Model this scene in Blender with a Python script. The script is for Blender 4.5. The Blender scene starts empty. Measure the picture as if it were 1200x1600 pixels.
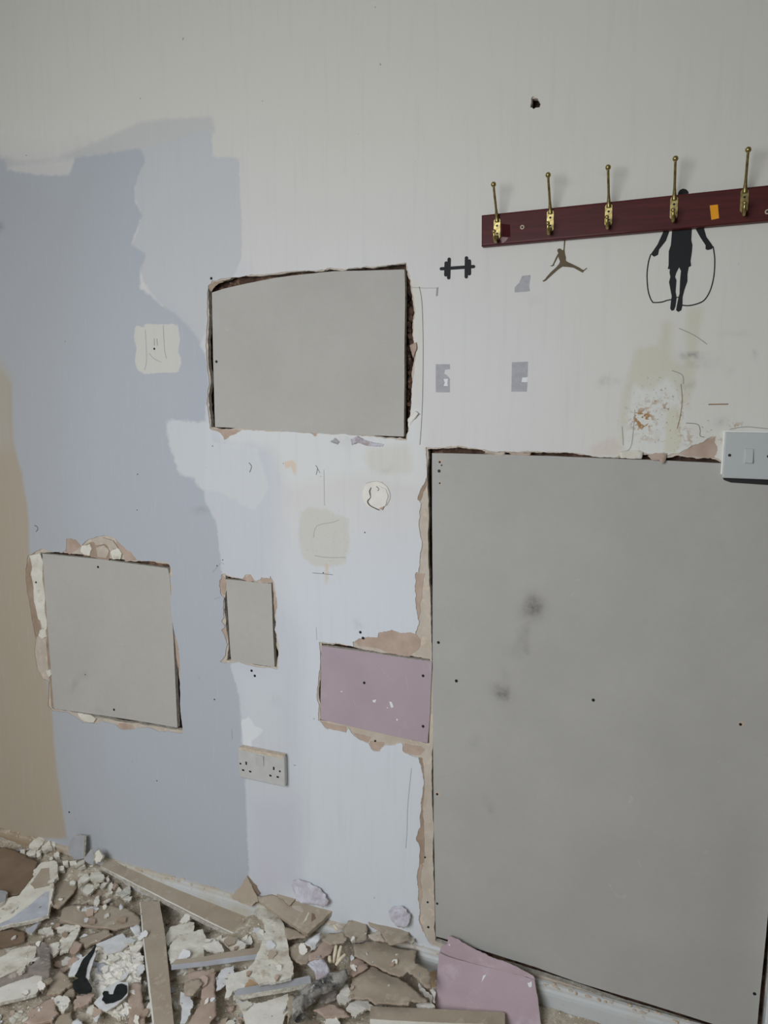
import bpy, bmesh, math, random
import numpy as np
from mathutils import Vector, Matrix, noise
from mathutils.geometry import delaunay_2d_cdt

# ------------------------------------------------------------------ camera, light, exposure
SC = bpy.context.scene
COL = SC.collection
FPX = 1202.0
PITCH = math.radians(8.98)
YAW = math.radians(21.82)
CAM = Vector((0.0, -1.6, 1.43))
cam = bpy.data.cameras.new('camera')
cam.sensor_fit = 'VERTICAL'; cam.sensor_height = 24.0; cam.lens = 24.0 * FPX / 1600.0
cam.clip_start = 0.02
camo = bpy.data.objects.new('camera', cam); COL.objects.link(camo)
camo.location = CAM
camo.rotation_euler = (math.pi / 2 - PITCH, 0, YAW)
SC.camera = camo

world = bpy.data.worlds.new('world'); SC.world = world
world.use_nodes = True
wn = world.node_tree.nodes['Background']
wn.inputs[0].default_value = (0.80, 0.90, 1.0, 1)
wn.inputs[1].default_value = 1.2

def area(name, loc, target, sx, sy, power, color):
    l = bpy.data.lights.new(name, 'AREA'); l.shape = 'RECTANGLE'; l.size = sx; l.size_y = sy
    l.energy = power; l.color = color
    o = bpy.data.objects.new(name, l); COL.objects.link(o); o.location = loc
    o.rotation_euler = (Vector(target) - Vector(loc)).to_track_quat('-Z', 'Y').to_euler()
    return o
WIN_X, WIN_Z, WIN_W, WIN_H, REAR_Y = -0.95, 1.60, 1.2, 1.1, -2.3
area('window_daylight', (WIN_X, REAR_Y + 0.02, WIN_Z), (WIN_X + 0.12, -0.2, -0.25), WIN_W, WIN_H, 36, (0.93, 0.95, 1.0))

SC.view_settings.view_transform = 'Standard'
SC.view_settings.look = 'None'
SC.view_settings.gamma = 1.0
SC.view_settings.use_curve_mapping = False
SC.view_settings.exposure = 0.0

# ------------------------------------------------------------------ measuring helpers
def ray(px, py):
    r = (px - 600) / FPX; u = (800 - py) / FPX
    fw = math.cos(PITCH) + u * math.sin(PITCH)
    up = u * math.cos(PITCH) - math.sin(PITCH)
    return Vector((r * math.cos(YAW) - fw * math.sin(YAW), r * math.sin(YAW) + fw * math.cos(YAW), up))

def W(px, py, y=0.0):
    d = ray(px, py)
    return CAM + d * ((y - CAM.y) / d.y)

def onplane(px, py, P, n):
    d = ray(px, py)
    return CAM + d * ((P - CAM).dot(n) / d.dot(n))

def F(px, py, h=0.0):
    return onplane(px, py, Vector((0, 0, h)), Vector((0, 0, 1)))

# ------------------------------------------------------------------ materials
def lin(c):
    c = c / 255.0
    return c / 12.92 if c <= 0.04045 else ((c + 0.055) / 1.055) ** 2.4

def C(r, g, b, k=1.42):
    return tuple(min(0.92, lin(v) * k) for v in (r, g, b)) + (1,)

class NT:
    def __init__(self, name):
        self.m = bpy.data.materials.new(name); self.m.use_nodes = True
        self.t = self.m.node_tree; self.n = self.t.nodes; self.l = self.t.links
        self.b = self.n['Principled BSDF']
        self.tc = self.n.new('ShaderNodeTexCoord')
    def link(self, a, b): self.l.new(a, b)
    def noise(self, scale, detail=4, rough=0.55, vec=None, dist=0.0):
        n = self.n.new('ShaderNodeTexNoise'); n.inputs['Scale'].default_value = scale
        n.inputs['Detail'].default_value = detail; n.inputs['Roughness'].default_value = rough
        n.inputs['Distortion'].default_value = dist
        self.link(vec or self.tc.outputs['Object'], n.inputs['Vector'])
        return n.outputs['Fac']
    def mapr(self, v, a, b, c=0.0, d=1.0):
        n = self.n.new('ShaderNodeMapRange'); n.clamp = True
        self.link(v, n.inputs[0])
        for i, x in enumerate((a, b, c, d)): n.inputs[i + 1].default_value = x
        return n.outputs[0]
    def mix(self, f, a, b, blend='MIX'):
        n = self.n.new('ShaderNodeMix'); n.data_type = 'RGBA'; n.blend_type = blend
        for s, v in ((n.inputs[0], f), (n.inputs[6], a), (n.inputs[7], b)):
            if isinstance(v, (int, float, tuple)): s.default_value = v
            else: self.link(v, s)
        return n.outputs[2]
    def math(self, op, a, b):
        n = self.n.new('ShaderNodeMath'); n.operation = op
        for s, v in ((n.inputs[0], a), (n.inputs[1], b)):
            if isinstance(v, (int, float)): s.default_value = v
            else: self.link(v, s)
        return n.outputs[0]
    def attr(self, name):
        n = self.n.new('ShaderNodeAttribute'); n.attribute_name = name
        return n.outputs['Fac']
    def bump(self, h, strength, dist=0.002):
        n = self.n.new('ShaderNodeBump'); n.inputs['Strength'].default_value = strength
        n.inputs['Distance'].default_value = dist
        self.link(h, n.inputs['Height']); self.link(n.outputs[0], self.b.inputs['Normal'])
    def out(self, col, rough=0.85, metal=0.0, spec=0.3):
        if isinstance(col, tuple): self.b.inputs['Base Color'].default_value = col
        else: self.link(col, self.b.inputs['Base Color'])
        self.b.inputs['Roughness'].default_value = rough
        self.b.inputs['Metallic'].default_value = metal
        self.b.inputs['Specular IOR Level'].default_value = spec
        return self.m

def simple(name, c1, c2=None, scale=30, lo=0.35, hi=0.65, rough=0.85, bump=0.15, bscale=200, metal=0, spec=0.3, c3=None, s3=60, bd=0.002):
    t = NT(name)
    col = c1
    if c2: col = t.mix(t.mapr(t.noise(scale, 5), lo, hi), c1, c2)
    if c3: col = t.mix(t.mapr(t.noise(s3, 6, 0.65), 0.55, 0.66), col, c3)
    if bump: t.bump(t.noise(bscale, 4, 0.6), bump, bd)
    return t.out(col, rough, metal, spec)

M = {}
M['board'] = None
M['tan'] = simple('tan_board_paper', C(178, 170, 157), C(168, 157, 142), 25, bump=0.25, bscale=120, c3=C(190, 176, 158), s3=45)
M['tan_dark'] = simple('brown_board_paper', C(154, 137, 120), C(140, 122, 105), 30, bump=0.2)
M['tan_floor'] = simple('dusty_tan_paper', C(160, 149, 132), C(148, 136, 119), 14, bump=0.2, bscale=90, c3=C(168, 158, 141), s3=32)
M['brown'] = simple('brown_kraft_paper', C(122, 105, 87), C(108, 92, 76), 12, bump=0.3, bscale=60)
M['pink_tan'] = simple('pinkish_torn_paper', C(172, 154, 140), C(156, 137, 122), 25, bump=0.2)
M['cream'] = simple('cream_plaster', C(206, 204, 192), C(192, 188, 174), 22, bump=0.5, bscale=110, c3=C(172, 162, 144), s3=30)
M['cream_light'] = simple('pale_plaster', C(208, 206, 197), C(200, 197, 186), 25, bump=0.4, bscale=150)
M['gypsum'] = simple('broken_gypsum_core', C(200, 197, 186), C(166, 160, 146), 90, bump=1.0, bscale=260, bd=0.003)
M['white'] = simple('white_painted_scrap', C(208, 210, 211), C(190, 191, 189), 40, bump=0.1, rough=0.6)
M['bluewhite'] = simple('blue_white_painted_face', C(172, 176, 182), C(160, 163, 168), 30, bump=0.1, rough=0.6)
M['greypaint'] = simple('pale_grey_painted_face', C(158, 160, 162), C(146, 148, 149), 40, bump=0.1, rough=0.7)
M['lilac'] = simple('crumpled_lilac_wallpaper', C(192, 192, 200), C(158, 151, 156), 32, bump=0.9, bscale=70, bd=0.006, c3=C(160, 148, 146), s3=30)
M['pink'] = simple('pink_fire_board_paper', C(160, 146, 151), C(156, 141, 147), 12, bump=0.08, c3=C(164, 152, 157), s3=9)
M['pink_floor'] = simple('pink_fire_board_paper_dusty', C(165, 148, 153), C(159, 142, 147), 12, bump=0.08, c3=C(172, 158, 162), s3=16)
M['black'] = simple('black_vinyl', C(14, 17, 18), bump=0, rough=0.6)
M['blackscrap'] = simple('black_plastic_scrap', C(16, 20, 20), C(30, 34, 34), 60, bump=0.3, rough=0.5)
M['gold'] = simple('golden_brown_vinyl', C(100, 86, 60, 1.1), C(90, 78, 54, 1.1), 80, bump=0, rough=0.6)
M['brass'] = simple('aged_brass', C(158, 145, 96), C(118, 104, 66), 150, bump=0.05, rough=0.33, metal=0.85)
M['dark'] = simple('dark_screw_head', C(30, 28, 28), bump=0, rough=0.5)
M['screwrim'] = simple('pale_worn_paper_ring', C(175, 160, 142), bump=0)
M['void'] = simple('brown_cavity_masonry', C(98, 74, 60), C(46, 35, 29), 30, bump=1.0, bscale=40, bd=0.01, c3=C(140, 112, 92), s3=22)
M['crack'] = simple('dark_crack', C(96, 92, 88), bump=0)
M['crack_faint'] = simple('faint_pencil_crack', C(140, 140, 136), bump=0)
M['rust'] = simple('brown_scratch', C(128, 104, 80), bump=0)
M['greymark'] = simple('exposed_grey_underpaint', C(160, 160, 163), C(150, 150, 152), 90, bump=0.1)
M['whitemark'] = simple('fresh_white_paint', C(205, 207, 207), bump=0.1)
M['plastic'] = simple('white_plastic', C(176, 177, 174), C(170, 170, 166), 40, bump=0, rough=0.35, spec=0.5)
M['switchp'] = simple('cool_white_plastic', C(164, 169, 167), bump=0, rough=0.35, spec=0.5)
M['switchedge'] = simple('clean_white_plastic_rim', C(205, 206, 198), bump=0, rough=0.4)
M['dustline'] = simple('tan_plaster_dust', C(188, 176, 158), C(172, 158, 140), 120, bump=0.5, bscale=300)
M['sticker'] = simple('orange_sticker', C(250, 138, 20, 1.5), bump=0, rough=0.6)
M['sock_hole'] = simple('black_pin_slot', C(20, 20, 20), bump=0)
M['foam'] = simple('cream_foam_strand', C(205, 196, 172), C(188, 176, 150), 80, bump=0.3)
M['orange_wood'] = simple('orange_tan_board_face', C(178, 150, 118), bump=0.1)

def m_wood():
    t = NT('red_mahogany_varnish')
    mp = t.n.new('ShaderNodeMapping'); mp.inputs['Scale'].default_value = (3, 40, 40)
    t.link(t.tc.outputs['Object'], mp.inputs[0])
    v = t.noise(3, 5, 0.6, mp.outputs[0], 0.4)
    col = t.mix(t.mapr(v, 0.3, 0.7), C(86, 37, 34, 1.15), C(66, 28, 26, 1.15))
    t.b.inputs['Coat Weight'].default_value = 0.06
    t.b.inputs['Coat Roughness'].default_value = 0.12
    return t.out(col, 0.5, 0, 0.18)
M['wood'] = m_wood()
M['wood_dark'] = simple('dark_red_patch', C(56, 16, 18), bump=0, rough=0.7, spec=0.1)
M['pink_gloss'] = simple('smooth_pinkish_patch', C(122, 92, 92), bump=0, rough=0.15)

def m_char():
    t = NT('sooty_grey_mottled')
    v = t.noise(28, 6, 0.65); w = t.noise(90, 4, 0.7)
    col = t.mix(t.mapr(v, 0.36, 0.55), C(48, 48, 48), C(140, 137, 130))
    col = t.mix(t.mapr(w, 0.58, 0.68), col, C(175, 172, 160))
    t.bump(v, 0.8, 0.006)
    return t.out(col, 0.8)
M['char'] = m_char()
M['greyrag'] = simple('dirty_grey_plaster', C(142, 134, 125), C(112, 105, 98), 22, bump=0.5, bscale=80, c3=C(160, 152, 140), s3=40)

def m_board(name, c1, c2):
    t = NT(name)
    v = t.noise(5, 4); w = t.noise(60, 6, 0.7)
    col = t.mix(t.mapr(v, 0.35, 0.65), c1, c2)
    col = t.mix(t.mapr(w, 0.3, 0.7, 0, 0.16), col, C(140, 139, 134))
    fine = t.noise(38, 8, 0.75)
    s = t.math('MULTIPLY', t.attr('smudge'), t.mapr(fine, 0.32, 0.62, 0.25, 1.0))
    col = t.mix(s, col, C(92, 86, 80, 1.3))
    scr = t.noise(26, 3, 0.5, None, 1.5)
    col = t.mix(t.mapr(scr, 0.72, 0.78, 0, 0.25), col, C(185, 183, 178))
    t.bump(t.noise(300, 3), 0.06)
    return t.out(col, 0.9, 0, 0.2)
M['board'] = m_board('grey_board_paper', C(168, 166, 159), C(163, 161, 154))
M['bigboard'] = m_board('grey_board_paper_large', C(161, 160, 155), C(155, 154, 149))

def m_baseboard():
    t = NT('old_white_gloss_skirting')
    v = t.noise(9, 5, 0.6); w = t.noise(70, 6, 0.7)
    col = t.mix(t.mapr(t.attr('cream'), 0, 1), C(178, 181, 180), C(142, 124, 100))
    col = t.mix(t.mapr(v, 0.5, 0.68, 0, 0.7), col, C(172, 166, 148))
    col = t.mix(t.mapr(w, 0.6, 0.7, 0, 0.7), col, C(150, 138, 118))
    col = t.mix(t.math('MULTIPLY', t.attr('dusty'), t.mapr(t.noise(25, 5, 0.6), 0.35, 0.6, 0.2, 0.9)), col, C(172, 162, 144))
    t.bump(w, 0.3)
    return t.out(col, 0.6, 0, 0.5)
M['baseboard'] = m_baseboard()

def m_dust():
    t = NT('trodden_plaster_dust')
    a = t.noise(11, 6, 0.6); b = t.noise(40, 6, 0.7); c = t.noise(120, 5, 0.7)
    col = t.mix(t.mapr(a, 0.4, 0.6), C(158, 146, 128), C(176, 168, 150))
    col = t.mix(t.mapr(b, 0.54, 0.62), col, C(200, 196, 182))
    col = t.mix(t.mapr(b, 0.42, 0.34), col, C(124, 108, 90))
    col = t.mix(t.mapr(c, 0.62, 0.7), col, C(200, 196, 182))
    h = t.math('ADD', b, t.math('MULTIPLY', c, 0.5))
    t.bump(h, 0.9, 0.008)
    return t.out(col, 0.95, 0, 0.1)
M['dust'] = m_dust()
M['floor'] = simple('dusty_concrete_floor', C(128, 112, 94), C(108, 92, 76), 10, bump=0.4, c3=C(160, 146, 126), s3=50)
M['plainwall'] = simple('room_wall_paint', (0.30, 0.29, 0.28, 1), bump=0.05)
M['ceilpaint'] = simple('room_ceiling_paint', (0.42, 0.41, 0.38, 1), bump=0.05)
M['trimwhite'] = simple('white_gloss_trim', C(205, 210, 222), bump=0, rough=0.35)
M['glass'] = simple('window_frame_white', C(210, 210, 210), bump=0, rough=0.3)

# ------------------------------------------------------------------ mesh helpers
def link(name, me, parent=None, mats=()):
    o = bpy.data.objects.new(name, me); COL.objects.link(o)
    for m in mats: me.materials.append(M[m] if isinstance(m, str) else m)
    if parent: o.parent = parent
    return o

def tag(o, label=None, cat=None, group=None, kind=None):
    if label: o['label'] = label
    if cat: o['category'] = cat
    if group: o['group'] = group
    if kind: o['kind'] = kind
    return o

def empty(name, loc=(0, 0, 0)):
    o = bpy.data.objects.new(name, None); COL.objects.link(o); o.location = loc
    o.empty_display_size = 0.05
    return o

def area2(p):
    return 0.5 * sum(p[i][0] * p[(i + 1) % len(p)][1] - p[(i + 1) % len(p)][0] * p[i][1] for i in range(len(p)))

def rough_poly(pts, amp, step, rng):
    """subdivide a closed 2D outline and roughen it by midpoint displacement"""
    pts = [Vector(p[:2]) for p in pts]
    out = []
    def rec(a, b, am):
        d = (b - a).length
        if d < step: return [a]
        n = Vector((-(b - a).y, (b - a).x)) / d
        m = (a + b) / 2 + n * rng.uniform(-1, 1) * min(am, d * 0.28)
        return rec(a, m, am * 0.62) + rec(m, b, am * 0.62)
    for i in range(len(pts)):
        out += rec(pts[i], pts[(i + 1) % len(pts)], amp)
    return out

def inside(P, poly):
    """numpy point in polygon; P (N,2)"""
    q = np.array([(p[0], p[1]) for p in poly]); r = np.roll(q, -1, 0)
    ins = np.zeros(len(P), bool)
    for (x1, y1), (x2, y2) in zip(q, r):
        c = ((y1 > P[:, 1]) != (y2 > P[:, 1]))
        if not c.any(): continue
        xx = (x2 - x1) * (P[:, 1] - y1) / ((y2 - y1) or 1e-12) + x1
        ins ^= c & (P[:, 0] < xx)
    return ins

def sdist(P, poly):
    """signed distance, positive inside"""
    q = np.array([(p[0], p[1]) for p in poly]); r = np.roll(q, -1, 0)
    d = np.full(len(P), 1e9)
    for a, b in zip(q, r):
        ab = b - a; L = (ab ** 2).sum() or 1e-12
        t = np.clip(((P - a) @ ab) / L, 0, 1)
        d = np.minimum(d, ((P - a - t[:, None] * ab) ** 2).sum(1))
    d = np.sqrt(d)
    return np.where(inside(P, poly), d, -d)

def sheet(outer, holes=(), grid=0.0, rng=None, pad=0.35):
    """triangulate outer minus holes, with interior grid points; returns verts, tris, boundary loops"""
    loops = [outer] + list(holes)
    verts, edges, li = [], [], []
    for lp in loops:
        b = len(verts); verts += [Vector((p[0], p[1])) for p in lp]
        n = len(lp); edges += [(b + i, b + (i + 1) % n) for i in range(n)]
        li.append(list(range(b, b + n)))
    if grid > 0:
        o = np.array([(p[0], p[1]) for p in outer])
        x0, y0 = o.min(0); x1, y1 = o.max(0)
        gx = np.arange(x0 + grid * .5, x1, grid); gy = np.arange(y0 + grid * .5, y1, grid)
        G = np.array(np.meshgrid(gx, gy)).reshape(2, -1).T
        r = np.random.RandomState(3)
        G = G + (r.rand(*G.shape) - .5) * grid * 0.3
        keep = inside(G, outer)
        # away from edges
        for lp in loops:
            q = np.array([(p[0], p[1]) for p in lp])
            bb0 = q.min(0) - grid; bb1 = q.max(0) + grid
            m = keep & (G > bb0).all(1) & (G < bb1).all(1)
            idx = np.where(m)[0]
            if len(idx):
                sd = sdist(G[idx], lp)
                bad = (np.abs(sd) < grid * pad) | ((sd > 0) if lp is not outer else (sd < 0))
                keep[idx[bad]] = False
        verts += [Vector(g) for g in G[keep]]
    v2, e2, f2, ov, oe, of = delaunay_2d_cdt(verts, edges, [], 0, 1e-7)
    V = np.array([(v.x, v.y) for v in v2]); T = np.array([f for f in f2 if len(f) == 3])
    c = V[T].mean(1)
    k = inside(c, outer)
    for h in holes: k &= ~inside(c, h)
    T = T[k]
    return V, T

def boundary(T):
    ed = {}
    for t in T:
        for a, b in ((t[0], t[1]), (t[1], t[2]), (t[2], t[0])):
            ed[(int(a), int(b))] = 1
    return [(a, b) for (a, b) in ed if (b, a) not in ed]

def solid(name, V, T, pos, nrm, thick, mats, parent=None, disp=None, close=True, smooth=False):
    """V (N,2)->pos(u,v) world point of the FRONT; back is pushed by -nrm*thick; slots: 0 front, 1 side, 2 back"""
    N = len(V)
    fr = [pos(u, v) for u, v in V]
    if disp: fr = [p + nrm * disp(p) for p in fr]
    bk = [p - nrm * thick for p in fr]
    # orientation of triangles so that front normal = nrm
    a, b, c = (fr[i] for i in T[0])
    flip = (b - a).cross(c - a).dot(nrm) < 0
    tri = [tuple(int(x) for x in (t[::-1] if flip else t)) for t in T]
    faces = list(tri); mi = [0] * len(tri)
    for x, y in boundary(tri):
        faces.append((y, x, x + N, y + N)); mi.append(1)
    if close:
        faces += [tuple(i + N for i in t[::-1]) for t in tri]; mi += [2] * len(tri)
    me = bpy.data.meshes.new(name)
    me.from_pydata(fr + bk, [], faces)
    ms = list(mats)
    while len(ms) < 3: ms.append(ms[-1])
    for m in ms: me.materials.append(M[m] if isinstance(m, str) else m)
    me.polygons.foreach_set('material_index', mi)
    if smooth:
        me.polygons.foreach_set('use_smooth', [m == 0 for m in mi])
    me.validate(); me.update()
    o = bpy.data.objects.new(name, me); COL.objects.link(o)
    if parent: o.parent = parent
    return o

def recenter(o):
    """move the origin of a mesh object to the centre of its base"""
    me = o.data; n = len(me.vertices)
    a = np.empty(n * 3); me.vertices.foreach_get('co', a); a = a.reshape(-1, 3)
    c = (a.min(0) + a.max(0)) / 2; c[2] = a[:, 2].min()
    me.vertices.foreach_set('co', (a - c).ravel()); me.update()
    for ch in o.children:
        ch.matrix_parent_inverse = Matrix.Translation(-Vector(c))
    o.location = Vector(o.location) + Vector(c)
    return o

def setattr_f(o, name, vals):
    a = o.data.attributes.new(name, 'FLOAT', 'POINT')
    a.data.foreach_set('value', np.asarray(vals, dtype=np.float32))

def K(s, ox, oy, pts): return [(ox + x / s, oy + y / s) for x, y in pts]

def wpts(px, y=0.0):
    return [((p := W(a, b, y)).x, p.z) for a, b in px]

def wall_slab(name, px, y, thick, mats, parent=None, amp=0.0, step=0.004, seed=1, grid=0, disp=None):
    """a plate lying in the wall plane, front at depth y (negative = towards the room)"""
    rng = random.Random(seed)
    p2 = wpts(px, y)
    if amp: p2 = rough_poly(p2, amp, step, rng)
    V, T = sheet([Vector(p) for p in p2], (), grid)
    return solid(name, V, T, lambda u, v: Vector((u, y, v)), Vector((0, -1, 0)), thick, mats, parent, disp)

def stroke(name, px, width, mats, parent, y=-0.0004, thick=0.0003, taper=False):
    """a thin line on the wall, drawn as a ribbon"""
    P = [Vector(p) for p in wpts(px, y)]
    L, R = [], []
    for i, p in enumerate(P):
        d = (P[min(i + 1, len(P) - 1)] - P[max(i - 1, 0)]).normalized()
        n = Vector((-d.y, d.x)); w = width / 2
        if taper and i in (0, len(P) - 1): w *= 0.25
        L.append(p + n * w); R.append(p - n * w)
    V, T = sheet(L + R[::-1])
    return solid(name, V, T, lambda u, v: Vector((u, y, v)), Vector((0, -1, 0)), thick, mats, parent)

def smooth_line(pts, n=6):
    """Catmull-Rom through points"""
    P = [Vector(p) for p in pts]; out = []
    for i in range(len(P) - 1):
        a, b, c, d = P[max(i - 1, 0)], P[i], P[i + 1], P[min(i + 2, len(P) - 1)]
        for k in range(n):
            t = k / n
            out.append(0.5 * ((2 * b) + (c - a) * t + (2 * a - 5 * b + 4 * c - d) * t * t + (3 * b - a - 3 * c + d) * t ** 3))
    return out + [P[-1]]

def tube_bm(bm, pts, rads, seg=10, noise_amp=0.0, flat=1.0, cap=True):
    rings = []
    up = Vector((0.13, 0.2, 1)).normalized()
    for i, p in enumerate(pts):
        d = (pts[min(i + 1, len(pts) - 1)] - pts[max(i - 1, 0)]).normalized()
        a = d.cross(up)
        if a.length < 0.1: a = d.cross(Vector((1, 0, 0)))
        a.normalize(); b = a.cross(d).normalized()
        r = rads[i] if isinstance(rads, (list, tuple)) else rads
        ring = []
        for k in range(seg):
            t = 2 * math.pi * k / seg
            rr = r
            if noise_amp: rr = r * (1 + noise_amp * noise.noise((p + a * math.cos(t) * r + b * math.sin(t) * r) * 60))
            ring.append(bm.verts.new(p + a * math.cos(t) * rr + b * math.sin(t) * rr * flat))
        rings.append(ring)
    for r0, r1 in zip(rings, rings[1:]):
        for k in range(seg):
            f = bm.faces.new((r0[k], r0[(k + 1) % seg], r1[(k + 1) % seg], r1[k])); f.smooth = True
    if cap:
        bm.faces.new(rings[0][::-1]); bm.faces.new(rings[-1])

def bm_obj(name, bm, mats, parent=None):
    bmesh.ops.recalc_face_normals(bm, faces=bm.faces[:])
    me = bpy.data.meshes.new(name); bm.to_mesh(me); bm.free()
    return link(name, me, parent, mats)

def box_bm(x0, x1, y0, y1, z0, z1, bevel=0.0, seg=2):
    bm = bmesh.new()
    bmesh.ops.create_cube(bm, size=1)
    for v in bm.verts:
        v.co = Vector((x0 + (v.co.x + .5) * (x1 - x0), y0 + (v.co.y + .5) * (y1 - y0), z0 + (v.co.z + .5) * (z1 - z0)))
    if bevel:
        bmesh.ops.bevel(bm, geom=bm.edges[:], offset=bevel, segments=seg, affect='EDGES', profile=0.5)
    return bm

def disc_bm(c, r, y0, y1, seg=14):
    bm = bmesh.new()
    a = [bm.verts.new((c[0] + r * math.cos(2 * math.pi * k / seg), y0, c[1] + r * math.sin(2 * math.pi * k / seg))) for k in range(seg)]
    b = [bm.verts.new((v.co.x, y1, v.co.z)) for v in a]
    bm.faces.new(a); bm.faces.new(b[::-1])
    for k in range(seg): bm.faces.new((a[k], a[(k + 1) % seg], b[(k + 1) % seg], b[k]))
    return bm

# ------------------------------------------------------------------ the wall with its broken-out holes
X0, X1, ZT = -2.5, 0.235, 2.55
H = {}   # cavity outlines (px)
H['upper'] = [(326,448),(333,441),(347,438),(362,433),(400,431),(440,428),(470,424),(500,424),(515,420),(540,422),(560,419),(575,418),(600,416),(634,411),(636,424),(640,437),(643,460),(647,488),(644,520),(647,540),(646,565),(643,590),(642,620),(640,650),(637,672),(634,686),(615,684),(590,682),(560,679),(530,676),(500,676),(470,675),(440,673),(400,671),(370,669),(345,671),(329,668),(326,640),(325,625),(328,600),(324,560),(323,530),(326,500),(325,470)]
H['left'] = [(62,863),(90,863),(120,866),(150,870),(200,876),(215,877),(240,878),(262,882),(265,889),(264,920),(268,950),(271,985),(276,1020),(279,1060),(281,1100),(284,1142),(262,1139),(240,1135),(210,1130),(180,1127),(150,1121),(120,1114),(88,1109),(80,1107),(79,1085),(74,1030),(71,980),(66,910)]
H['small'] = [(351,899),(368,904),(390,908),(425,911),(427,925),(428,950),(430,972),(428,985),(431,1000),(434,1022),(432,1044),(415,1042),(391,1037),(372,1033),(353,1032),(356,1008),(353,985),(350,958),(350,935),(353,917)]
H['pink'] = [(502,1005),(520,1008),(530,1007),(560,1014),(600,1021),(640,1025),(674,1031),(676,1090),(676,1163),(664,1162),(640,1156),(600,1146),(560,1138),(530,1130),(499,1126),(500,1105),(497,1085),(500,1060),(501,1030)]
H['big'] = [(668,702),(700,701),(716,699),(740,702),(760,706),(790,707),(830,707),(870,708),(907,711),(930,714),(965,716),(995,708),(1015,712),(1037,716),(1060,712),(1088,717),(1105,714),(1125,722),(1150,720),(1232,722),(1232,900),(1228,1100),(1222,1300),(1208,1420),(1197,1540),(1191,1640),(1120,1614),(900,1543),(760,1500),(680,1472),(679,1440),(678,1400),(677,1360),(677,1300),(674,1240),(674,1180),(677,1100),(674,1031),(672,960),(670,900),(669,820),(667,740)]
H['nick'] = K(15, 800, 130, [(470,340),(500,355),(560,350),(610,365),(640,430),(665,500),(650,550),(600,560),(530,580),(500,600),(485,570),(440,560),(445,500),(460,420)])
# peeled areas where the painted skim has come off and the paper shows (px), each around a hole
P = {}
P['upper'] = [(325,447),(332,438),(350,435),(390,430),(400,429.5),(470,423),(500,422),(516,418),(540,421),(560,418),(575,416),(600,415),(635,410),(637.5,424),(642,437),(645,460),(649,488),(646,520),(649,540),(651,535),(648,565),(646,590),(644,620),(642,645),(640,655),(639,672),(636,688),(615,685.5),(590,683.5),(560,681),(540,678),(497,677.5),(492,682),(486,677),(440,674.5),(400,672.5),(378,672),(360,681),(350,687),(345,677),(328,670),(324.5,640),(323.5,625),(327,600),(322.5,560),(321.5,530),(324.5,500),(323.5,470)]
P['left'] = [(55,862),(66,857),(80,862),(95,864),(102,861),(104,842),(118,843),(127,852),(140,842),(150,839),(163,836),(180,841),(190,852),(205,863),(214,876),(240,876),(264,880),(269,893),(266,905),(270,918),(266,940),(270,975),(276,1000),(281,1030),(281,1050),(281,1100),(286,1146),(262,1142),(250,1144),(232,1137),(210,1139),(190,1140),(180,1132),(160,1127),(148,1131),(130,1130),(118,1120),(105,1113),(82,1111),(75,1104),(76,1066),(66,1060),(58,1045),(54,1020),(56,998),(48,955),(42,925),(40,890),(44,868)]
P['small'] = [(343,908),(346,899),(352,896),(366,902),(378,904),(382,900),(391,897),(398,907),(405,906),(410,902),(420,904),(423,900),(428,909),(431,930),(433,950),(431,968),(430,985),(434,1000),(436,1022),(434,1046),(415,1044),(391,1040),(372,1034),(356,1036),(344,1034),(352,1024),(355,1008),(350,992),(346,985),(351,980),(346,972),(350,965),(348,950),(350,935),(344,927)]
P['big'] = [(665,699),(700,698),(716,696),(742,700),(770,706),(790,705),(830,705),(870,706),(907,709),(930,713),(965,714),(985,706),(1000,706),(1010,708),(1035,712),(1062,708),(1085,695),(1102,688),(1119,682),(1117,692),(1121,700),(1116,714),(1128,720),(1150,716),(1236,718),(1236,900),(1231,1100),(1226,1300),(1212,1420),(1200,1540),(1195,1645),
            (1120,1620),(900,1549),(760,1506),(676,1478),(668,1468),(660,1455),(655,1440),(656,1425),(653,1405),(654,1390),(652,1375),(655,1350),(656,1325),(650,1312),(652,1305),(657,1290),(656,1275),(658,1262),(657,1255),(661,1230),(661,1215),(658,1200),(655,1190),(654,1184),(640,1180),(630,1175),(629,1163),(625,1161),(610,1165),(600,1166),(594,1174),(582,1172),(576,1162),(563,1157),(553,1150),(545,1138),(540,1145),(520,1141),(512,1140),(503,1130),(497,1126),(498,1100),(495,1085),(497,1065),(500,1045),(500,1020),(499,1003),(520,1005),(530,1005),(552,1010),(551,1003),(560,998),(575,995),(590,996),(593,988),(603,987),(612,984),(625,989),(640,988),(649,991),(652,982),(655,972),(652,960),(650,945),(650,930),(648,915),(649,896),(654,895),(656,870),(659,845),(654,820),(655,800),(658,787),(652,780),(656,768),(662,757),(667,745)]
P['nick'] = K(15, 800, 130, [(465,325),(560,340),(620,355),(655,430),(675,500),(655,560),(600,570),(530,590),(500,610),(480,580),(430,570),(435,500),(450,420)])
rng = random.Random(7)
HW = {k: rough_poly(wpts(v), 0.0022, 0.005, rng) for k, v in H.items()}
PW = {k: rough_poly(wpts(v), 0.0022, 0.004, rng) for k, v in P.items()}
# the pink board's opening is joined with the large one on the core layer: clip its right side just short of it
def clipx(poly, xmax): return [Vector((min(p[0], xmax), p[1])) for p in poly]
xb = min(p[0] for p in HW['big'])
HW['pink'] = clipx(HW['pink'], W(672, 1090).x - 0.002)

rect = [Vector((X0, 0.0)), Vector((X1, 0.0)), Vector((X1, ZT)), Vector((X0, ZT))]
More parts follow.
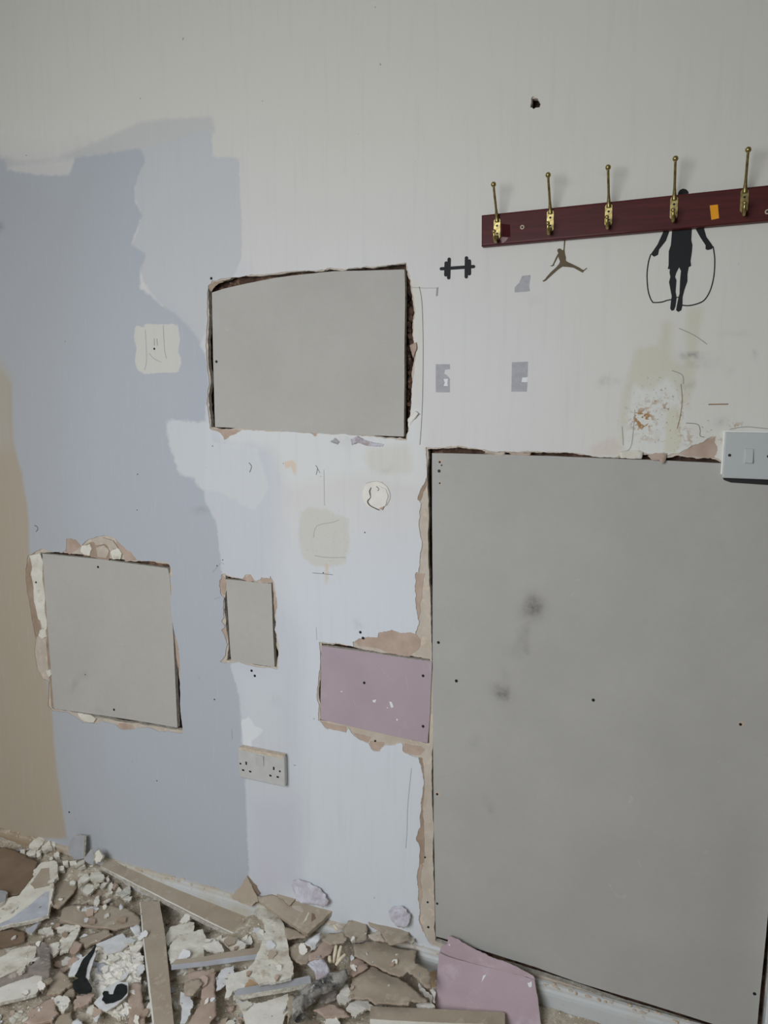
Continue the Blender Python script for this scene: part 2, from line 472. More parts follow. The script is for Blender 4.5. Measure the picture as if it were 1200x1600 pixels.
# densify outer rectangle not needed
def clampz(poly):
    return [Vector((min(p[0], X1 - 0.004), max(p[1], 0.004))) for p in poly]
for k in PW: PW[k] = clampz(PW[k])
for k in HW: HW[k] = clampz(HW[k])
SK = 0.0028    # skim thickness
V, T = sheet(rect, [PW[k] for k in PW], 0.0095)
wall = solid('wall_back', V, T, lambda u, v: Vector((u, 0, v)), Vector((0, -1, 0)), SK, ['paint', 'skim_edge', 'skim_edge'] if False else [M['plainwall']], None, None, close=False)
tag(wall, kind='structure')

# --- paint layers and painted-in light tints as signed-distance fields over the wall
def m_paint(layers):
    t = NT('patched_wall_paint')
    big = t.noise(2.2, 3); med = t.noise(14, 5, 0.6); fine = t.noise(70, 5, 0.65)
    col = t.mix(t.mapr(big, 0.35, 0.65), C(192, 190, 187), C(195, 194, 191))
    nz = t.math('SUBTRACT', med, 0.5); nf = t.math('SUBTRACT', fine, 0.5); nm = t.math('SUBTRACT', t.noise(38, 4, 0.6), 0.5)
    for name, c, soft, amp, famp, strength in layers:
        v = t.attr(name)
        v = t.math('ADD', v, t.math('MULTIPLY', nz, amp))
        v = t.math('ADD', v, t.math('MULTIPLY', nm, amp * 0.8))
        if famp: v = t.math('ADD', v, t.math('MULTIPLY', nf, famp * 2.2))
        col = t.mix(t.mapr(v, -soft, soft, 0, strength), col, c)
    # dirt rubbed marks
    d = t.math('MULTIPLY', t.attr('smudge'), t.mapr(fine, 0.35, 0.6, 0.3, 1.0))
    col = t.mix(d, col, C(112, 110, 110))
    # ochre flecks where the paint is missing
    o = t.math('MULTIPLY', t.attr('ochre'), t.mapr(t.noise(85, 5, 0.6), 0.50, 0.54))
    col = t.mix(o, col, C(150, 116, 74))
    pk = t.math('MULTIPLY', t.attr('pits'), t.mapr(t.noise(140, 3, 0.6), 0.62, 0.66))
    col = t.mix(pk, col, C(120, 108, 92))
    streak_map = t.n.new('ShaderNodeMapping'); streak_map.inputs['Scale'].default_value = (30, 1, 2.2)
    t.link(t.tc.outputs['Object'], streak_map.inputs[0])
    st = t.noise(2.0, 4, 0.6, streak_map.outputs[0])
    col = t.mix(t.mapr(st, 0.52, 0.75, 0, 0.16), col, C(164, 168, 172))
    st2 = t.noise(5.0, 5, 0.65, streak_map.outputs[0])
    col = t.mix(t.mapr(st2, 0.58, 0.72, 0, 0.14), col, C(200, 202, 202))
    sp = t.noise(55, 2, 0.4)
    col = t.mix(t.mapr(sp, 0.775, 0.79, 0, 0.6), col, C(120, 120, 120))
    hgt = t.math('ADD', t.math('MULTIPLY', med, 0.6), t.math('MULTIPLY', fine, 0.12))
    t.bump(hgt, 0.22, 0.004)
    return t.out(col, 0.72, 0, 0.3)

L = []
def layer(name, px, c, soft=0.0015, amp=0.01, famp=0.003, strength=1.0):
    L.append((name, px, c, soft, amp, famp, strength))
layer('warm_bounce_tint', [(-300,-200),(1600,-200),(1600,300),(1300,420),(1000,470),(860,430),(700,300),(500,300),(380,240),(0,240),(-300,250)], C(193,192,180), 0.16, 0.05, 0, 0.75)  # soft warm tint: ceiling bounce put into the upper wall's colour
layer('warmright', [(940,420),(1600,380),(1600,900),(1120,900),(900,700)], C(193,192,182), 0.10, 0.05, 0, 0.7)
layer('cool_light_tint', [(420,860),(700,840),(720,1500),(380,1500)], C(191,197,201), 0.12, 0.03, 0, 0.9)  # cool cast of the light put into the colour of the same white
layer('midblue', [(320,520),(380,420),(400,600),(440,760),(430,900),(470,1000),(470,1200),(480,1300),(430,1500),(300,1500),(250,900)], C(182,186,190), 0.035, 0.03, 0.004, 0.9)
layer('greytop', [(-200,245),(0,243),(30,252),(90,247),(150,222),(190,205),(222,190),(330,181),(336,206),(220,236),(110,250),(0,262),(-200,262)], C(176,177,174), 0.006, 0.012, 0.003, 0.8)
layer('greyblue', [(215,236),(330,200),(333,245),(374,248),(376,330),(379,400),(360,440),(320,520),(300,560),(270,500),(225,440),(205,385),(222,340),(210,310)], C(178,180,180), 0.003, 0.012, 0.004, 0.95)
layer('lilac', [(-200,246),(8,249),(10,266),(60,274),(108,273),(118,247),(218,231),(227,248),(212,285),(210,312),(222,335),(205,382),(228,398),(220,420),(218,450),(250,474),(282,496),(300,515),(322,555),(326,600),(320,640),(322,700),(318,780),(338,820),(345,880),(355,960),(362,1050),(375,1090),(378,1150),(384,1250),(390,1400),(300,1450),(-200,1400)], C(161,166,171), 0.0035, 0.014, 0.005, 0.96)
layer('lilac_deep', [(-200,262),(0,262),(108,277),(120,262),(160,262),(120,600),(110,800),(140,1000),(130,1300),(-200,1300)], C(158,160,160), 0.09, 0.05, 0, 0.55)
layer('lilac_pink', [(205,470),(240,470),(285,500),(300,520),(285,650),(260,660),(200,600),(195,520)], C(166,168,173), 0.03, 0.03, 0, 0.5)
layer('white_a', [(258,656),(330,660),(332,690),(400,700),(420,760),(400,800),(345,770),(315,765),(300,745),(280,740),(266,700)], C(190,193,193), 0.004, 0.02, 0.006, 0.85)
layer('white_b', [(380,1060),(440,1060),(440,1160),(385,1160),(382,1100)], C(188,193,196), 0.02, 0.02, 0.004, 0.6)
layer('white_c', [(340,640),(660,640),(660,760),(560,740),(450,760),(430,700),(345,690)], C(197,199,196), 0.015, 0.03, 0.004, 0.8)
layer('cream_sq', [(211,508),(226,512),(228,506),(278,507),(281,530),(278,550),(284,565),(279,582),(240,583),(228,585),(214,578),(210,565),(213,545),(209,530)], C(190,189,180), 0.0015, 0.006, 0.003, 0.95)
layer('stain_a', [(470,800),(482,794),(510,796),(545,812),(547,850),(540,880),(515,887),(490,886),(472,870),(467,840)], C(184,182,170), 0.004, 0.014, 0.006, 0.65)
layer('stain_a2', [(506,880),(514,880),(511,915),(508,917)], C(188,176,156), 0.003, 0.004, 0.001, 0.8)
layer('stain_b', [(570,700),(640,695),(645,740),(600,742),(575,735)], C(186,184,172), 0.008, 0.02, 0.005, 0.55)
layer('stain_c', [(444,722),(458,719),(464,726),(463,742),(458,742),(455,730),(446,733)], C(196,176,152), 0.002, 0.006, 0.003, 0.7)
layer('stain_d', [(635,430),(655,445),(660,520),(650,640),(648,500)], C(192,190,172), 0.008, 0.01, 0.003, 0.6)
layer('cream_left', [(-300,560),(0,575),(18,600),(20,690),(34,740),(44,800),(46,868),(60,990),(82,1120),(88,1200),(104,1310),(-300,1310)], C(160,149,130), 0.006, 0.008, 0.002, 0.95)
layer('pale_left', [(-300,540),(0,560),(17,585),(20,700),(-300,760)], C(162,158,146), 0.02, 0.01, 0.002, 0.75)
layer('scrape', [(990,600),(1012,590),(1040,580),(1068,584),(1072,650),(1084,700),(1090,706),(1060,712),(1000,712),(970,706),(960,690),(976,650),(982,620)], C(196,197,190), 0.004, 0.02, 0.006, 0.95)
layer('yellow_a', [(995,545),(1030,540),(1035,500),(1050,505),(1048,560),(1070,575),(1075,480),(1098,480),(1090,540),(1085,600),(1072,640),(1045,590),(1015,610),(990,600),(982,640),(974,690),(966,690),(972,620)], C(182,180,160), 0.006, 0.014, 0.004, 0.65)
layer('yellow_b', [(1042,640),(1062,630),(1066,690),(1056,708),(1038,706)], C(186,184,164), 0.004, 0.010, 0.004, 0.8)
layer('pinkish', [(915,705),(960,680),(975,700),(970,712),(930,712)], C(188,180,168), 0.005, 0.01, 0.003, 0.7)
layer('fresh', [(377,1125),(390,1120),(398,1135),(412,1140),(404,1150),(392,1158),(396,1170),(380,1168)], C(199,203,204), 0.002, 0.008, 0.003, 0.95)
layer('lilac_low', [(395,1250),(462,1250),(470,1390),(400,1385)], C(180,181,188), 0.02, 0.02, 0.004, 0.7)
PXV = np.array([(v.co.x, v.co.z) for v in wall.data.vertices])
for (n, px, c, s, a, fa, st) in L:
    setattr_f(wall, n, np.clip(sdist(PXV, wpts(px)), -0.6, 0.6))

def blobs(P2, items, y=0.0):
    out = np.zeros(len(P2))
    for (px, py, rx, ry, ang, st) in items:
        c = W(px, py, y); s = (W(px + 10, py, y) - c).length / 10
        dx = P2[:, 0] - c.x; dz = P2[:, 1] - c.z
        ca, sa = math.cos(math.radians(ang)), math.sin(math.radians(ang))
        u = (dx * ca + dz * sa) / (rx * s); v = (-dx * sa + dz * ca) / (ry * s)
        out = np.maximum(out, st * np.exp(-(u * u + v * v)))
    return out
setattr_f(wall, 'smudge', blobs(PXV, [(1080,556,16,5,0,.8),(1095,568,26,8,0,.25),(944,595,9,6,30,.45),(958,597,10,4,0,.3),(0,354,5,5,0,.7),(1125,660,10,8,0,.3),(1150,520,30,4,0,.15),(835,470,12,8,0,.08),
    (1180,556,3,4,0,.8),(315,797,12,4,10,.35),(540,690,14,8,0,.15),(605,735,10,4,30,.2),(430,1095,10,10,0,.1),(1075,600,12,6,0,.3),(946,274,6,3,0,.2),(895,284,14,3,10,.15),(560,976,8,6,-40,.25),(1140,580,6,8,0,.12)]))
setattr_f(wall, 'ochre', blobs(PXV, [(1004,656,16,18,0,1.6),(1022,626,8,6,0,.9),(1039,628,5,12,0,.95),(1070,680,9,12,20,.8),(1078,688,10,8,0,.7),(1064,640,3,26,0,.5),(1150,665,10,4,0,.8),(1127,686,5,4,0,.8),(1010,684,18,5,0,.5)]))
setattr_f(wall, 'pits', blobs(PXV, [(1030,650,46,60,0,1.0),(1090,670,40,26,0,.7),(590,770,22,22,0,.6),(345,900,30,10,0,.35),(510,850,45,50,0,.25),(960,700,20,8,0,.3)]))
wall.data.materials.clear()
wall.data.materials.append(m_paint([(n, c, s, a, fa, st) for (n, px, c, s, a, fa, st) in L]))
wall.data.materials.append(simple('skim_coat_edge', C(196, 192, 180), C(170, 156, 138), 90, bump=0.4))
wall.data.materials.append(M['gypsum'])

# --- plasterboard core layer behind the skim: tan paper face, gypsum edges round the holes
corerect = [Vector((X0, 0.0)), Vector((X1, 0.0)), Vector((X1, ZT)), Vector((X0, ZT))]
V, T = sheet(corerect, [HW[k] for k in HW], 0.02)
# finer points are needed only near peeled zones
core = solid('board_core', V, T, lambda u, v: Vector((u, SK, v)), Vector((0, -1, 0)), 0.0125, ['tan', 'gypsum', 'gypsum'], wall, None, close=False)
core['label'] = 'tan paper face of the old plasterboard laid bare where paint peeled'

# brown paper left standing round the peeled edges (an intermediate torn layer)
def torn_band(name, px, seed, mat='tan_dark', amp=0.002, y=0.0018, t=0.001):
    o = wall_slab(name, px, y, t, [mat], wall, amp, 0.004, seed)
    return o
bands = [
 ('pink_tan', [(552,1003),(560,998),(575,995),(590,996),(593,988),(603,987),(612,984),(625,989),(640,988),(650,991),(657,1001),(655,1013),(640,1026),(610,1021),(585,1012),(562,1010)]),
 ('pink_tan', [(648,897),(664,896),(660,915),(660,935),(655,945),(657,955),(653,975),(651,985),(652,960),(650,945),(650,930),(648,915)]),
 ('tan_dark', [(652,780),(656,768),(662,757),(666,748),(666,760),(660,775),(656,783)]),
 ('tan_dark', [(655,1184),(660,1186),(663,1215),(663,1235),(660,1262),(660,1275),(662,1292),(663,1320),(662,1348),(656,1350),(656,1325),(650,1312),(652,1305),(657,1290),(656,1275),(658,1262),(657,1255),(661,1230),(660,1215)]),
 ('pink_tan', [(654,1350),(661,1352),(656,1375),(660,1395),(656,1420),(656,1440),(664,1458),(660,1455),(655,1440),(656,1425),(653,1405),(654,1390),(652,1375)]),
 ('pink_tan', [(500,1128),(515,1131),(540,1135),(540,1145),(520,1141),(512,1140),(503,1132)]),
 ('pink_tan', [(553,1146),(580,1152),(575,1160),(563,1157)]),
 ('pink_tan', [(578,1158),(600,1160),(598,1170),(590,1174),(582,1172),(576,1162)]),
 ('pink_tan', [(632,1162),(655,1166),(664,1170),(655,1180),(640,1180),(630,1175)]),
 ('pink_tan', [(1062,710),(1085,695),(1102,688),(1119,682),(1117,692),(1121,700),(1116,716),(1100,715),(1088,713),(1070,712)]),
 ('tan_dark', [(41,890),(47,868),(54,862),(50,880),(50,900),(54,930),(60,958),(66,990),(56,996),(48,955),(42,925)]),
 ('tan', [(55,1000),(66,990),(72,1000),(76,1060),(66,1060),(58,1045),(54,1020)]),
 ('tan_dark', [(67,868),(72,900),(75,950),(78,1000),(82,1060),(86,1105),(80,1104),(75,1040),(70,960),(66,900)]),
 ('pink_tan', [(103,862),(104,843),(118,843),(126,853),(118,860),(110,866)]),
 ('pink_tan', [(180,842),(190,852),(205,863),(214,875),(195,877),(192,866),(183,853)]),
 ('tan_dark', [(135,850),(150,846),(165,850),(172,862),(170,875),(150,872),(130,868)]),
 ('pink_tan', [(186,1130),(207,1133),(210,1139),(190,1140),(182,1134)]),
 ('pink_tan', [(272,990),(277,1000),(281,1030),(280,1048),(276,1030)]),
 ('pink_tan', [(344,908),(347,900),(352,902),(353,915),(350,930),(345,926)]),
 ('pink_tan', [(378,905),(391,898),(398,908),(386,909)]),
 ('pink_tan', [(405,908),(412,903),(422,902),(427,911),(415,911)]),
 ('pink_tan', [(426,914),(431,930),(433,950),(431,968),(428,950)]),
 ('pink_tan', [(346,972),(352,976),(354,1000),(350,992),(346,985)]),
 ('pink_tan', [(330,668),(345,671),(368,671),(375,673),(360,682),(350,687),(345,678)]),
 ('tan_dark', [(325,449),(333,441),(345,438),(352,439),(336,447),(330,456)]),
 ('pink_tan', [(484,677),(495,677),(492,683),(487,682)]),
]
for i, (m, px) in enumerate(bands):
    torn_band('torn_paper', px, 100 + i, m)
# curled flaps that stand off the wall at the broken edges
def flap(name, px, y0, lift, mat, parent, seed=5, t=0.0009, axis='z'):
    rng = random.Random(seed)
    p2 = rough_poly(wpts(px, y0), 0.0012, 0.004, rng)
    V, T = sheet(p2, (), 0.006)
    zs = V[:, 1]; z0, z1 = zs.min(), zs.max()
    xs = V[:, 0]; x0, x1 = xs.min(), xs.max()
    def pos(u, v):
        k = (v - z0) / (z1 - z0 + 1e-9) if axis == 'z' else (u - x0) / (x1 - x0 + 1e-9)
        if axis == '-z': k = 1 - (v - z0) / (z1 - z0 + 1e-9)
        return Vector((u, y0 - lift * k * k, v))
    return solid(name, V, T, pos, Vector((0, -1, 0)), t, [mat], parent, smooth=True)
flap('paper_flap', [(760,704),(790,706),(788,714),(770,712),(757,708)], 0.0005, 0.008, 'tan', wall, 1)
flap('paper_flap', [(795,706),(808,708),(830,707),(828,713),(800,712)], 0.0005, 0.006, 'pink_tan', wall, 2)
flap('paper_flap', [(967,706),(990,700),(1005,706),(1003,716),(970,715)], 0.0005, 0.010, 'cream', wall, 3, axis='-z')
flap('paper_flap', [(1012,712),(1030,704),(1043,708),(1040,720),(1034,724),(1030,718),(1020,719)], 0.0005, 0.012, 'pink_tan', wall, 4, axis='-z')
flap('paper_flap', [(637,655),(650,642),(656,646),(645,658),(638,672)], 0.0005, 0.010, 'cream_light', wall, 5, axis='x')
flap('paper_flap', [(640,540),(651,535),(652,545),(646,560)], 0.0005, 0.006, 'pink_tan', wall, 6, axis='x')
flap('paper_flap', [(548,686),(560,681),(572,688),(600,694),(598,698),(575,697),(560,692),(550,696)], -0.0004, 0.004, 'lilac', wall, 7)
flap('paper_flap', [(516,690),(524,684),(531,690),(528,695)], -0.0004, 0.004, 'greymark', wall, 8)
flap('paper_flap', [(388,1000),(390,1034),(372,1032)], 0.02, 0.0, 'void', wall, 9) if False else None
# filler lumps round the left hole
for i, (px, m) in enumerate([
    ([(46,868),(62,865),(67,880),(66,905),(70,930),(70,960),(66,972),(60,968),(53,940),(52,915),(48,898),(50,885)], 'cream_light'),
    ([(62,965),(70,958),(73,975),(72,985),(66,980)], 'cream'),
    ([(62,985),(70,982),(73,995),(66,998),(60,994)], 'cream_light'),
    ([(72,1048),(77,1046),(80,1054),(76,1058)], 'cream_light'),
    ([(128,853),(140,850),(143,858),(140,868),(130,866),(126,862)], 'cream_light'),
    ([(146,846),(160,840),(176,845),(184,856),(176,858),(165,850),(150,852)], 'tan'),
    ([(172,862),(183,856),(190,864),(187,874),(176,874)], 'cream_light'),
    ([(150,856),(162,852),(170,860),(166,872),(152,870)], 'tan'),
    ([(122,1114),(140,1117),(150,1123),(146,1129),(132,1127),(124,1120)], 'cream')]):
    wall_slab('filler_lump', px, -0.0008 - i * 0.00025 if i != 7 else 0.0005, 0.003, ['cream' if m == 'cream_light' else m], wall, 0.0016, 0.004, 300 + i)

# dark masonry behind the cavities
bk = box_bm(X0, X1, 0.030, 0.050, 0, ZT)
bko = bm_obj('cavity_back', bk, ['void'], wall)
# lumps of timber and mortar in the gap to the right of the upper board
bm = bmesh.new()
r2 = random.Random(4)
for i in range(26):
    c = W(640 + r2.uniform(-4, 7), 430 + i * 9.6, 0.03)
    q = bmesh.ops.create_icosphere(bm, subdivisions=1, radius=r2.uniform(0.006, 0.013))
    for v in q['verts']: v.co = v.co * r2.uniform(.8, 1.2) + Vector((c.x, r2.uniform(0.022, 0.032), c.z))
lump = bm_obj('mortar_lumps', bm, ['void'], wall); lump['kind'] = 'stuff'

# --- marks and cracks on the paint
def mark(px, mat, amp=0.0006, seed=1, y=-0.0004, name='paint_chip'):
    return wall_slab(name, px, y, 0.0003, [mat], wall, amp, 0.004, seed)
mark([(681,569),(703,569),(703,577),(695,578),(694,584),(699,587),(703,592),(703,613),(681,613)], 'greymark', 0.0003, 11)
mark([(693,592),(700,592),(699,600),(700,603),(693,603),(695,598)], 'whitemark', 0.0003, 12, -0.0008)
mark([(800,566),(825,565),(824,590),(816,591),(815,596),(824,597),(823,612),(799,612)], 'greymark', 0.0003, 13)
mark([(816,590),(825,589),(824,597),(815,597)], 'whitemark', 0.0003, 14, -0.0006)
mark([(816,431),(829,430),(827,445),(828,455),(804,457),(804,449),(811,442)], 'greymark', 0.0004, 15)
mark([(682,450),(685,448),(684,462),(681,463)], 'crack_faint', 0, 16)
for pts, w, m in [
    ([(655,448),(659,470),(661,520),(661,580),(660,630),(658,670),(656,695)], 0.0013, 'crack'),
    ([(643,449),(660,450),(682,450)], 0.0009, 'crack_faint'),
    ([(1107,632),(1138,631.5)], 0.0022, 'rust'),
    ([(1061,513),(1085,524),(1105,538)], 0.0014, 'crack_faint'),
    ([(389,723),(393,729),(390,738)], 0.0018, 'crack'),
    ([(494,742),(496,732),(493,727)], 0.0014, 'crack'),
    ([(496,732),(500,739)], 0.0012, 'crack'),
    ([(54,821),(58,823),(59,827),(56,831)], 0.0022, 'crack'),
    ([(506,734),(507,790)], 0.001, 'crack_faint'),
    ([(492,868),(510,871),(540,871)], 0.001, 'crack_faint'),
    ([(488,895),(520,898)], 0.001, 'crack'),
    ([(490,840),(495,822),(520,816),(530,812)], 0.001, 'crack_faint'),
    ([(227,515),(229,560),(226,578)], 0.0009, 'crack_faint'),
    ([(255,508),(257,545),(260,560)], 0.0012, 'crack_faint'),
    ([(241,529),(241,540)], 0.001, 'crack'),
    ([(245,529),(246,540)], 0.001, 'crack'),
    ([(233,552),(240,560),(252,566)], 0.001, 'crack_faint'),
    ([(643,1200),(637,1260),(636,1300),(634,1325)], 0.0012, 'crack_faint'),
    ([(362,1140),(363,1155)], 0.0012, 'crack_faint'),
    ([(494,980),(495,1000)], 0.001, 'crack_faint'),
    ([(332,895),(345,880),(350,882)], 0.0009, 'crack_faint'),
    ([(1064,600),(1066,625),(1063,650),(1058,670)], 0.0013, 'rust'),
    ([(992,640),(990,668),(985,700),(970,706)], 0.0013, 'crack_faint'),
    ([(972,666),(974,696)], 0.0014, 'crack_faint'),
    ([(1050,579),(1066,586),(1068,600)], 0.0016, 'crack_faint'),
    ([(1072,661),(1090,663),(1094,672),(1094,681),(1101,683)], 0.0011, 'crack'),
    ([(1140,671),(1165,667),(1200,670)], 0.0014, 'crack_faint'),
    ([(310,1058),(312,1062)], 0.0012, 'crack_faint'),
    ([(500,745),(502,744)], 0.001, 'crack_faint'),
    ([(344,933),(335,936)], 0.0012, 'crack_faint')]:
    stroke('crack_line', smooth_line(pts, 4) if len(pts) > 2 else pts, w, [m], wall)
# sagging round filler patch
c = W(587, 773)
ringpts = [(587 + 21 * math.cos(a), 773 + 22 * math.sin(a)) for a in [k * math.pi / 12 for k in range(24)]]
fp = wall_slab('filler_patch', ringpts, -0.0008, 0.0008, [M['cream_light']], wall, 0.0012, 0.004, 21)
wall_slab('filler_plug', [(580,762),(590,758),(602,764),(606,775),(602,790),(592,795),(580,790),(577,780),(580,772)], -0.0035, 0.003, [M['cream_light']], wall, 0.0015, 0.004, 22)
stroke('crack_line', smooth_line([(580,762),(577,768),(579,777),(574,783),(578,790),(592,797)], 4), 0.002, ['crack'], wall, y=-0.0042)
stroke('crack_line', smooth_line([(572,755),(590,752),(604,760),(610,775),(604,790)], 4), 0.0009, ['crack_faint'], wall, y=-0.0012)
wall_slab('filler_chip', [(592,794),(600,791),(597,797)], -0.004, 0.001, ['pink_tan'], wall)
stroke('crack_line', smooth_line([(588,760),(592,764),(590,767)], 3), 0.0015, ['crack'], wall, y=-0.0042)

# screws / drilled holes: dark heads set in the surface
def screw(px, py, parent, r=0.0034, y=-0.0004, mat='dark', name='screw'):
    p = W(px, py, y)
    bm = disc_bm((p.x, p.z), r, y, y + 0.004)
    return bm_obj(name, bm, [mat], parent)
for px, py, r in [(330,435,.0034),(563,988,.0034),(567,997,.0034),(393,1048,.0034),(398,1056,.0034),(335,1093,.002),(245,1220,.0018),(108,1269,.0028),(348,875,.0015),(339,884,.0016),(214,797,.0014),(215,741,.0016),(241,545,.0028),(570,832,.0016),(505,895,.0016),(332,697,.0013),(655,853,.0028),(655,1391,.001),(668,1410,.0024),(664,1340,.0020),(669,1449,.0026),(586,1158,.0025),(56,910,.0028),(816,160,.001)]:
    if r > 0.001: screw(px, py, wall, r, 0.0012 if px in (655,668,664,669,586) else -0.0004 if px != 56 else -0.0016, name='screw_hole')

# ------------------------------------------------------------------ new boards fixed into the holes
def board(name, label, px, y, mat, screws, smudges=(), amp=0.0004, grid=0.014, edge='gypsum', t=0.0125, seed=3):
    rng = random.Random(seed)
    p2 = rough_poly(wpts(px, y), amp, 0.02, rng)
    V, T = sheet(p2, (), grid)
    e = empty(name, (0, 0, 0))
    tag(e, label, 'board', 'new boards filling the holes in the wall')
    o = solid('board_panel', V, T, lambda u, v: Vector((u, y, v)), Vector((0, -1, 0)), t, [mat, edge, 'tan'], e)
    P2 = np.array([(v.co.x, v.co.z) for v in o.data.vertices])
    setattr_f(o, 'smudge', blobs(P2, smudges, y))
    for i, s in enumerate(screws):
        r = s[2] if len(s) > 2 else 0.0033
        if len(s) > 3: screw(s[0] + 1.2, s[1] - 0.6, e, r * 1.9, y - 0.0003, 'screwrim', 'torn_ring')
        screw(s[0], s[1], e, r, y - 0.0006)
    return e
board('plasterboard_patch', 'grey plasterboard rectangle filling the upper hole, left of the black dumbbell decal',
      [(331,457),(350,451),(385,443),(430,434),(480,428),(520,424),(560,423),(632,421),(633,450),(632,540),(631,682),(600,681),(500,677),(400,671),(336,667),(333,560)],
      0.001, 'board', [(338,565)], [])
board('plasterboard_patch', 'grey plasterboard panel low on the left beside the cream painted strip',
      [(66,865),(150,873),(262,888),(265,900),(271,1000),(277,1137),(230,1129),(180,1121),(84,1107),(76,1000)],
      0.001, 'board', [(153,886),(178,1109),(133,1054,.0015)], [(118,1066,14,3,60,.3),(132,1052,5,3,0,.4),(155,1110,5,3,0,.2)])
board('plasterboard_patch', 'smallest grey plasterboard patch, narrow upright above the double socket',
      [(353,905),(424,912),(426,975),(429,1042),(361,1033),(357,970)], 0.002, 'board', [], [])
pk = board('plasterboard_patch', 'pink plasterboard panel fixed against the left edge of the large grey board',
      [(502,1009),(560,1017),(620,1026),(675,1034),(672,1110),(668,1161),(600,1147),(501,1124)],
      -0.001, 'pink', [(569,1067,.0033),(661,1056),(661,1135)], [])
for i, px in enumerate([[(582,1094),(588,1093),(586,1098),(583,1097)], [(608,1096),(612,1097),(615,1105),(611,1106)], [(531,1080),(536,1080),(534,1081.5)], [(604,1105),(607,1106),(605,1107)], [(619,1123),(622,1124),(620,1127)]]):
    wall_slab('white_fleck', px, -0.0014, 0.0003, ['whitemark'], pk)
for pts in ([(591,1040),(603,1053),(614,1064)], [(634,1056),(638,1075)], [(552,1092),(556,1104)]):
    stroke('scratch', pts, 0.0022, [simple('pale_pink_scratch', C(170, 150, 160), bump=0)], pk, y=-0.0013, thick=0.0002)
xr = 1262
board('plasterboard_patch', 'largest grey plasterboard sheet from the light switch down to the skirting',
      [(675,708),(780,710),(870,713),(1000,718),(1128,724),(1216,727),(1214,1000),(1207,1350),(1195,1480),(1187,1560),(1181,1631),(1130,1605),(1000,1564),(900,1534),(840,1512),(735,1479),(681,1463),(680,1400),(678,1300),(677,1200),(676,1100),(676,900),(675,800)],
      -0.0005, 'bigboard', [(687,722,.0026,1),(690,727,.0018),(686,736,.0035),(687,755,.0020,1),(685,1004,.0034),(713,1064,.0036),(927,1094,.0034),(1157,1132,.003,1),(683,1241,.003,1),(683,1412,.0028),(1179,1553,.0034)],
      [(834,948,14,17,0,1.0),(822,958,12,8,30,.5),(817,995,6,22,-10,.5),(820,1012,7,8,0,.6),(805,1018,14,8,0,.25),(784,1082,12,11,-20,.95),(790,1055,5,6,0,.3),(741,1160,6,10,-30,.2),(765,1262,5,20,25,.25),(1180,1130,60,60,0,.04)], seed=8)
# ------------------------------------------------------------------ skirting, floor, rest of the room
def baseboard(name, x0, x1):
    prof = [(0.0, 0.0), (-0.016, 0.0), (-0.016, 0.070), (-0.0145, 0.078), (-0.011, 0.083), (-0.010, 0.088), (-0.006, 0.0925), (0.0, 0.094)]
    bm = bmesh.new(); n = 60; rings = []
    for i in range(n + 1):
        x = x0 + (x1 - x0) * i / n
        rings.append([bm.verts.new((x, y, z)) for y, z in prof])
    for a, b in zip(rings, rings[1:]):
        for k in range(len(prof)):
            f = bm.faces.new((a[k], a[(k + 1) % len(prof)], b[(k + 1) % len(prof)], b[k]))
    bm.faces.new(rings[0]); bm.faces.new(rings[-1])
    o = bm_obj(name, bm, ['baseboard'])
    xs = np.array([v.co.x for v in o.data.vertices])
    zs = np.array([v.co.z for v in o.data.vertices])
    setattr_f(o, 'dusty', np.clip((zs - 0.080) / 0.008, 0, 1) * np.clip(0.25 + (-0.45 - xs) / 0.2, 0.25, 1))
    setattr_f(o, 'cream', np.clip((-1.60 - xs) / 0.06, 0, 1))
    return tag(o, kind='structure')
skirt = baseboard('baseboard_back', X0, 0.185)
# broken plaster crumbs lying in the slot on top of the skirting
bm = bmesh.new(); r3 = random.Random(12)
for i in range(150):
    px = r3.uniform(-60, 1150)
    x = W(px, 1275 + px * .3).x
    if -0.63 < x < -0.5 and r3.random() < .3: continue
    q = bmesh.ops.create_icosphere(bm, subdivisions=1, radius=r3.uniform(0.0015, 0.0045))
    s = Vector((r3.uniform(.8, 2.5), r3.uniform(.6, 1.2), r3.uniform(.5, 1)))
    yy = r3.uniform(-0.012, -0.001)
    for v in q['verts']: v.co = Vector((v.co.x * s.x + x, v.co.y * s.y + yy, v.co.z * s.z + 0.0945 - (0.001 if yy > -.006 else 0.004)))
cr = bm_obj('skirting_dust', bm, ['dustline'], skirt); cr['kind'] = 'stuff'

def plane_box(name, x0, x1, y0, y1, z0, z1, mat):
    o = bm_obj(name, box_bm(x0, x1, y0, y1, z0, z1), [mat]); return tag(o, kind='structure')
XR = 1.7
plane_box('floor', X0 - .1, XR + .1, REAR_Y - .1, 0.1, -0.1, 0.0, 'floor')
plane_box('ceiling', X0 - .1, XR + .1, REAR_Y - .1, 0.1, ZT, ZT + .1, 'ceilpaint')
plane_box('wall_left', X0 - .1, X0, REAR_Y, 0.0, 0, ZT, 'plainwall')
plane_box('wall_right', XR, XR + .1, REAR_Y, 0.0, 0, ZT, 'plainwall')
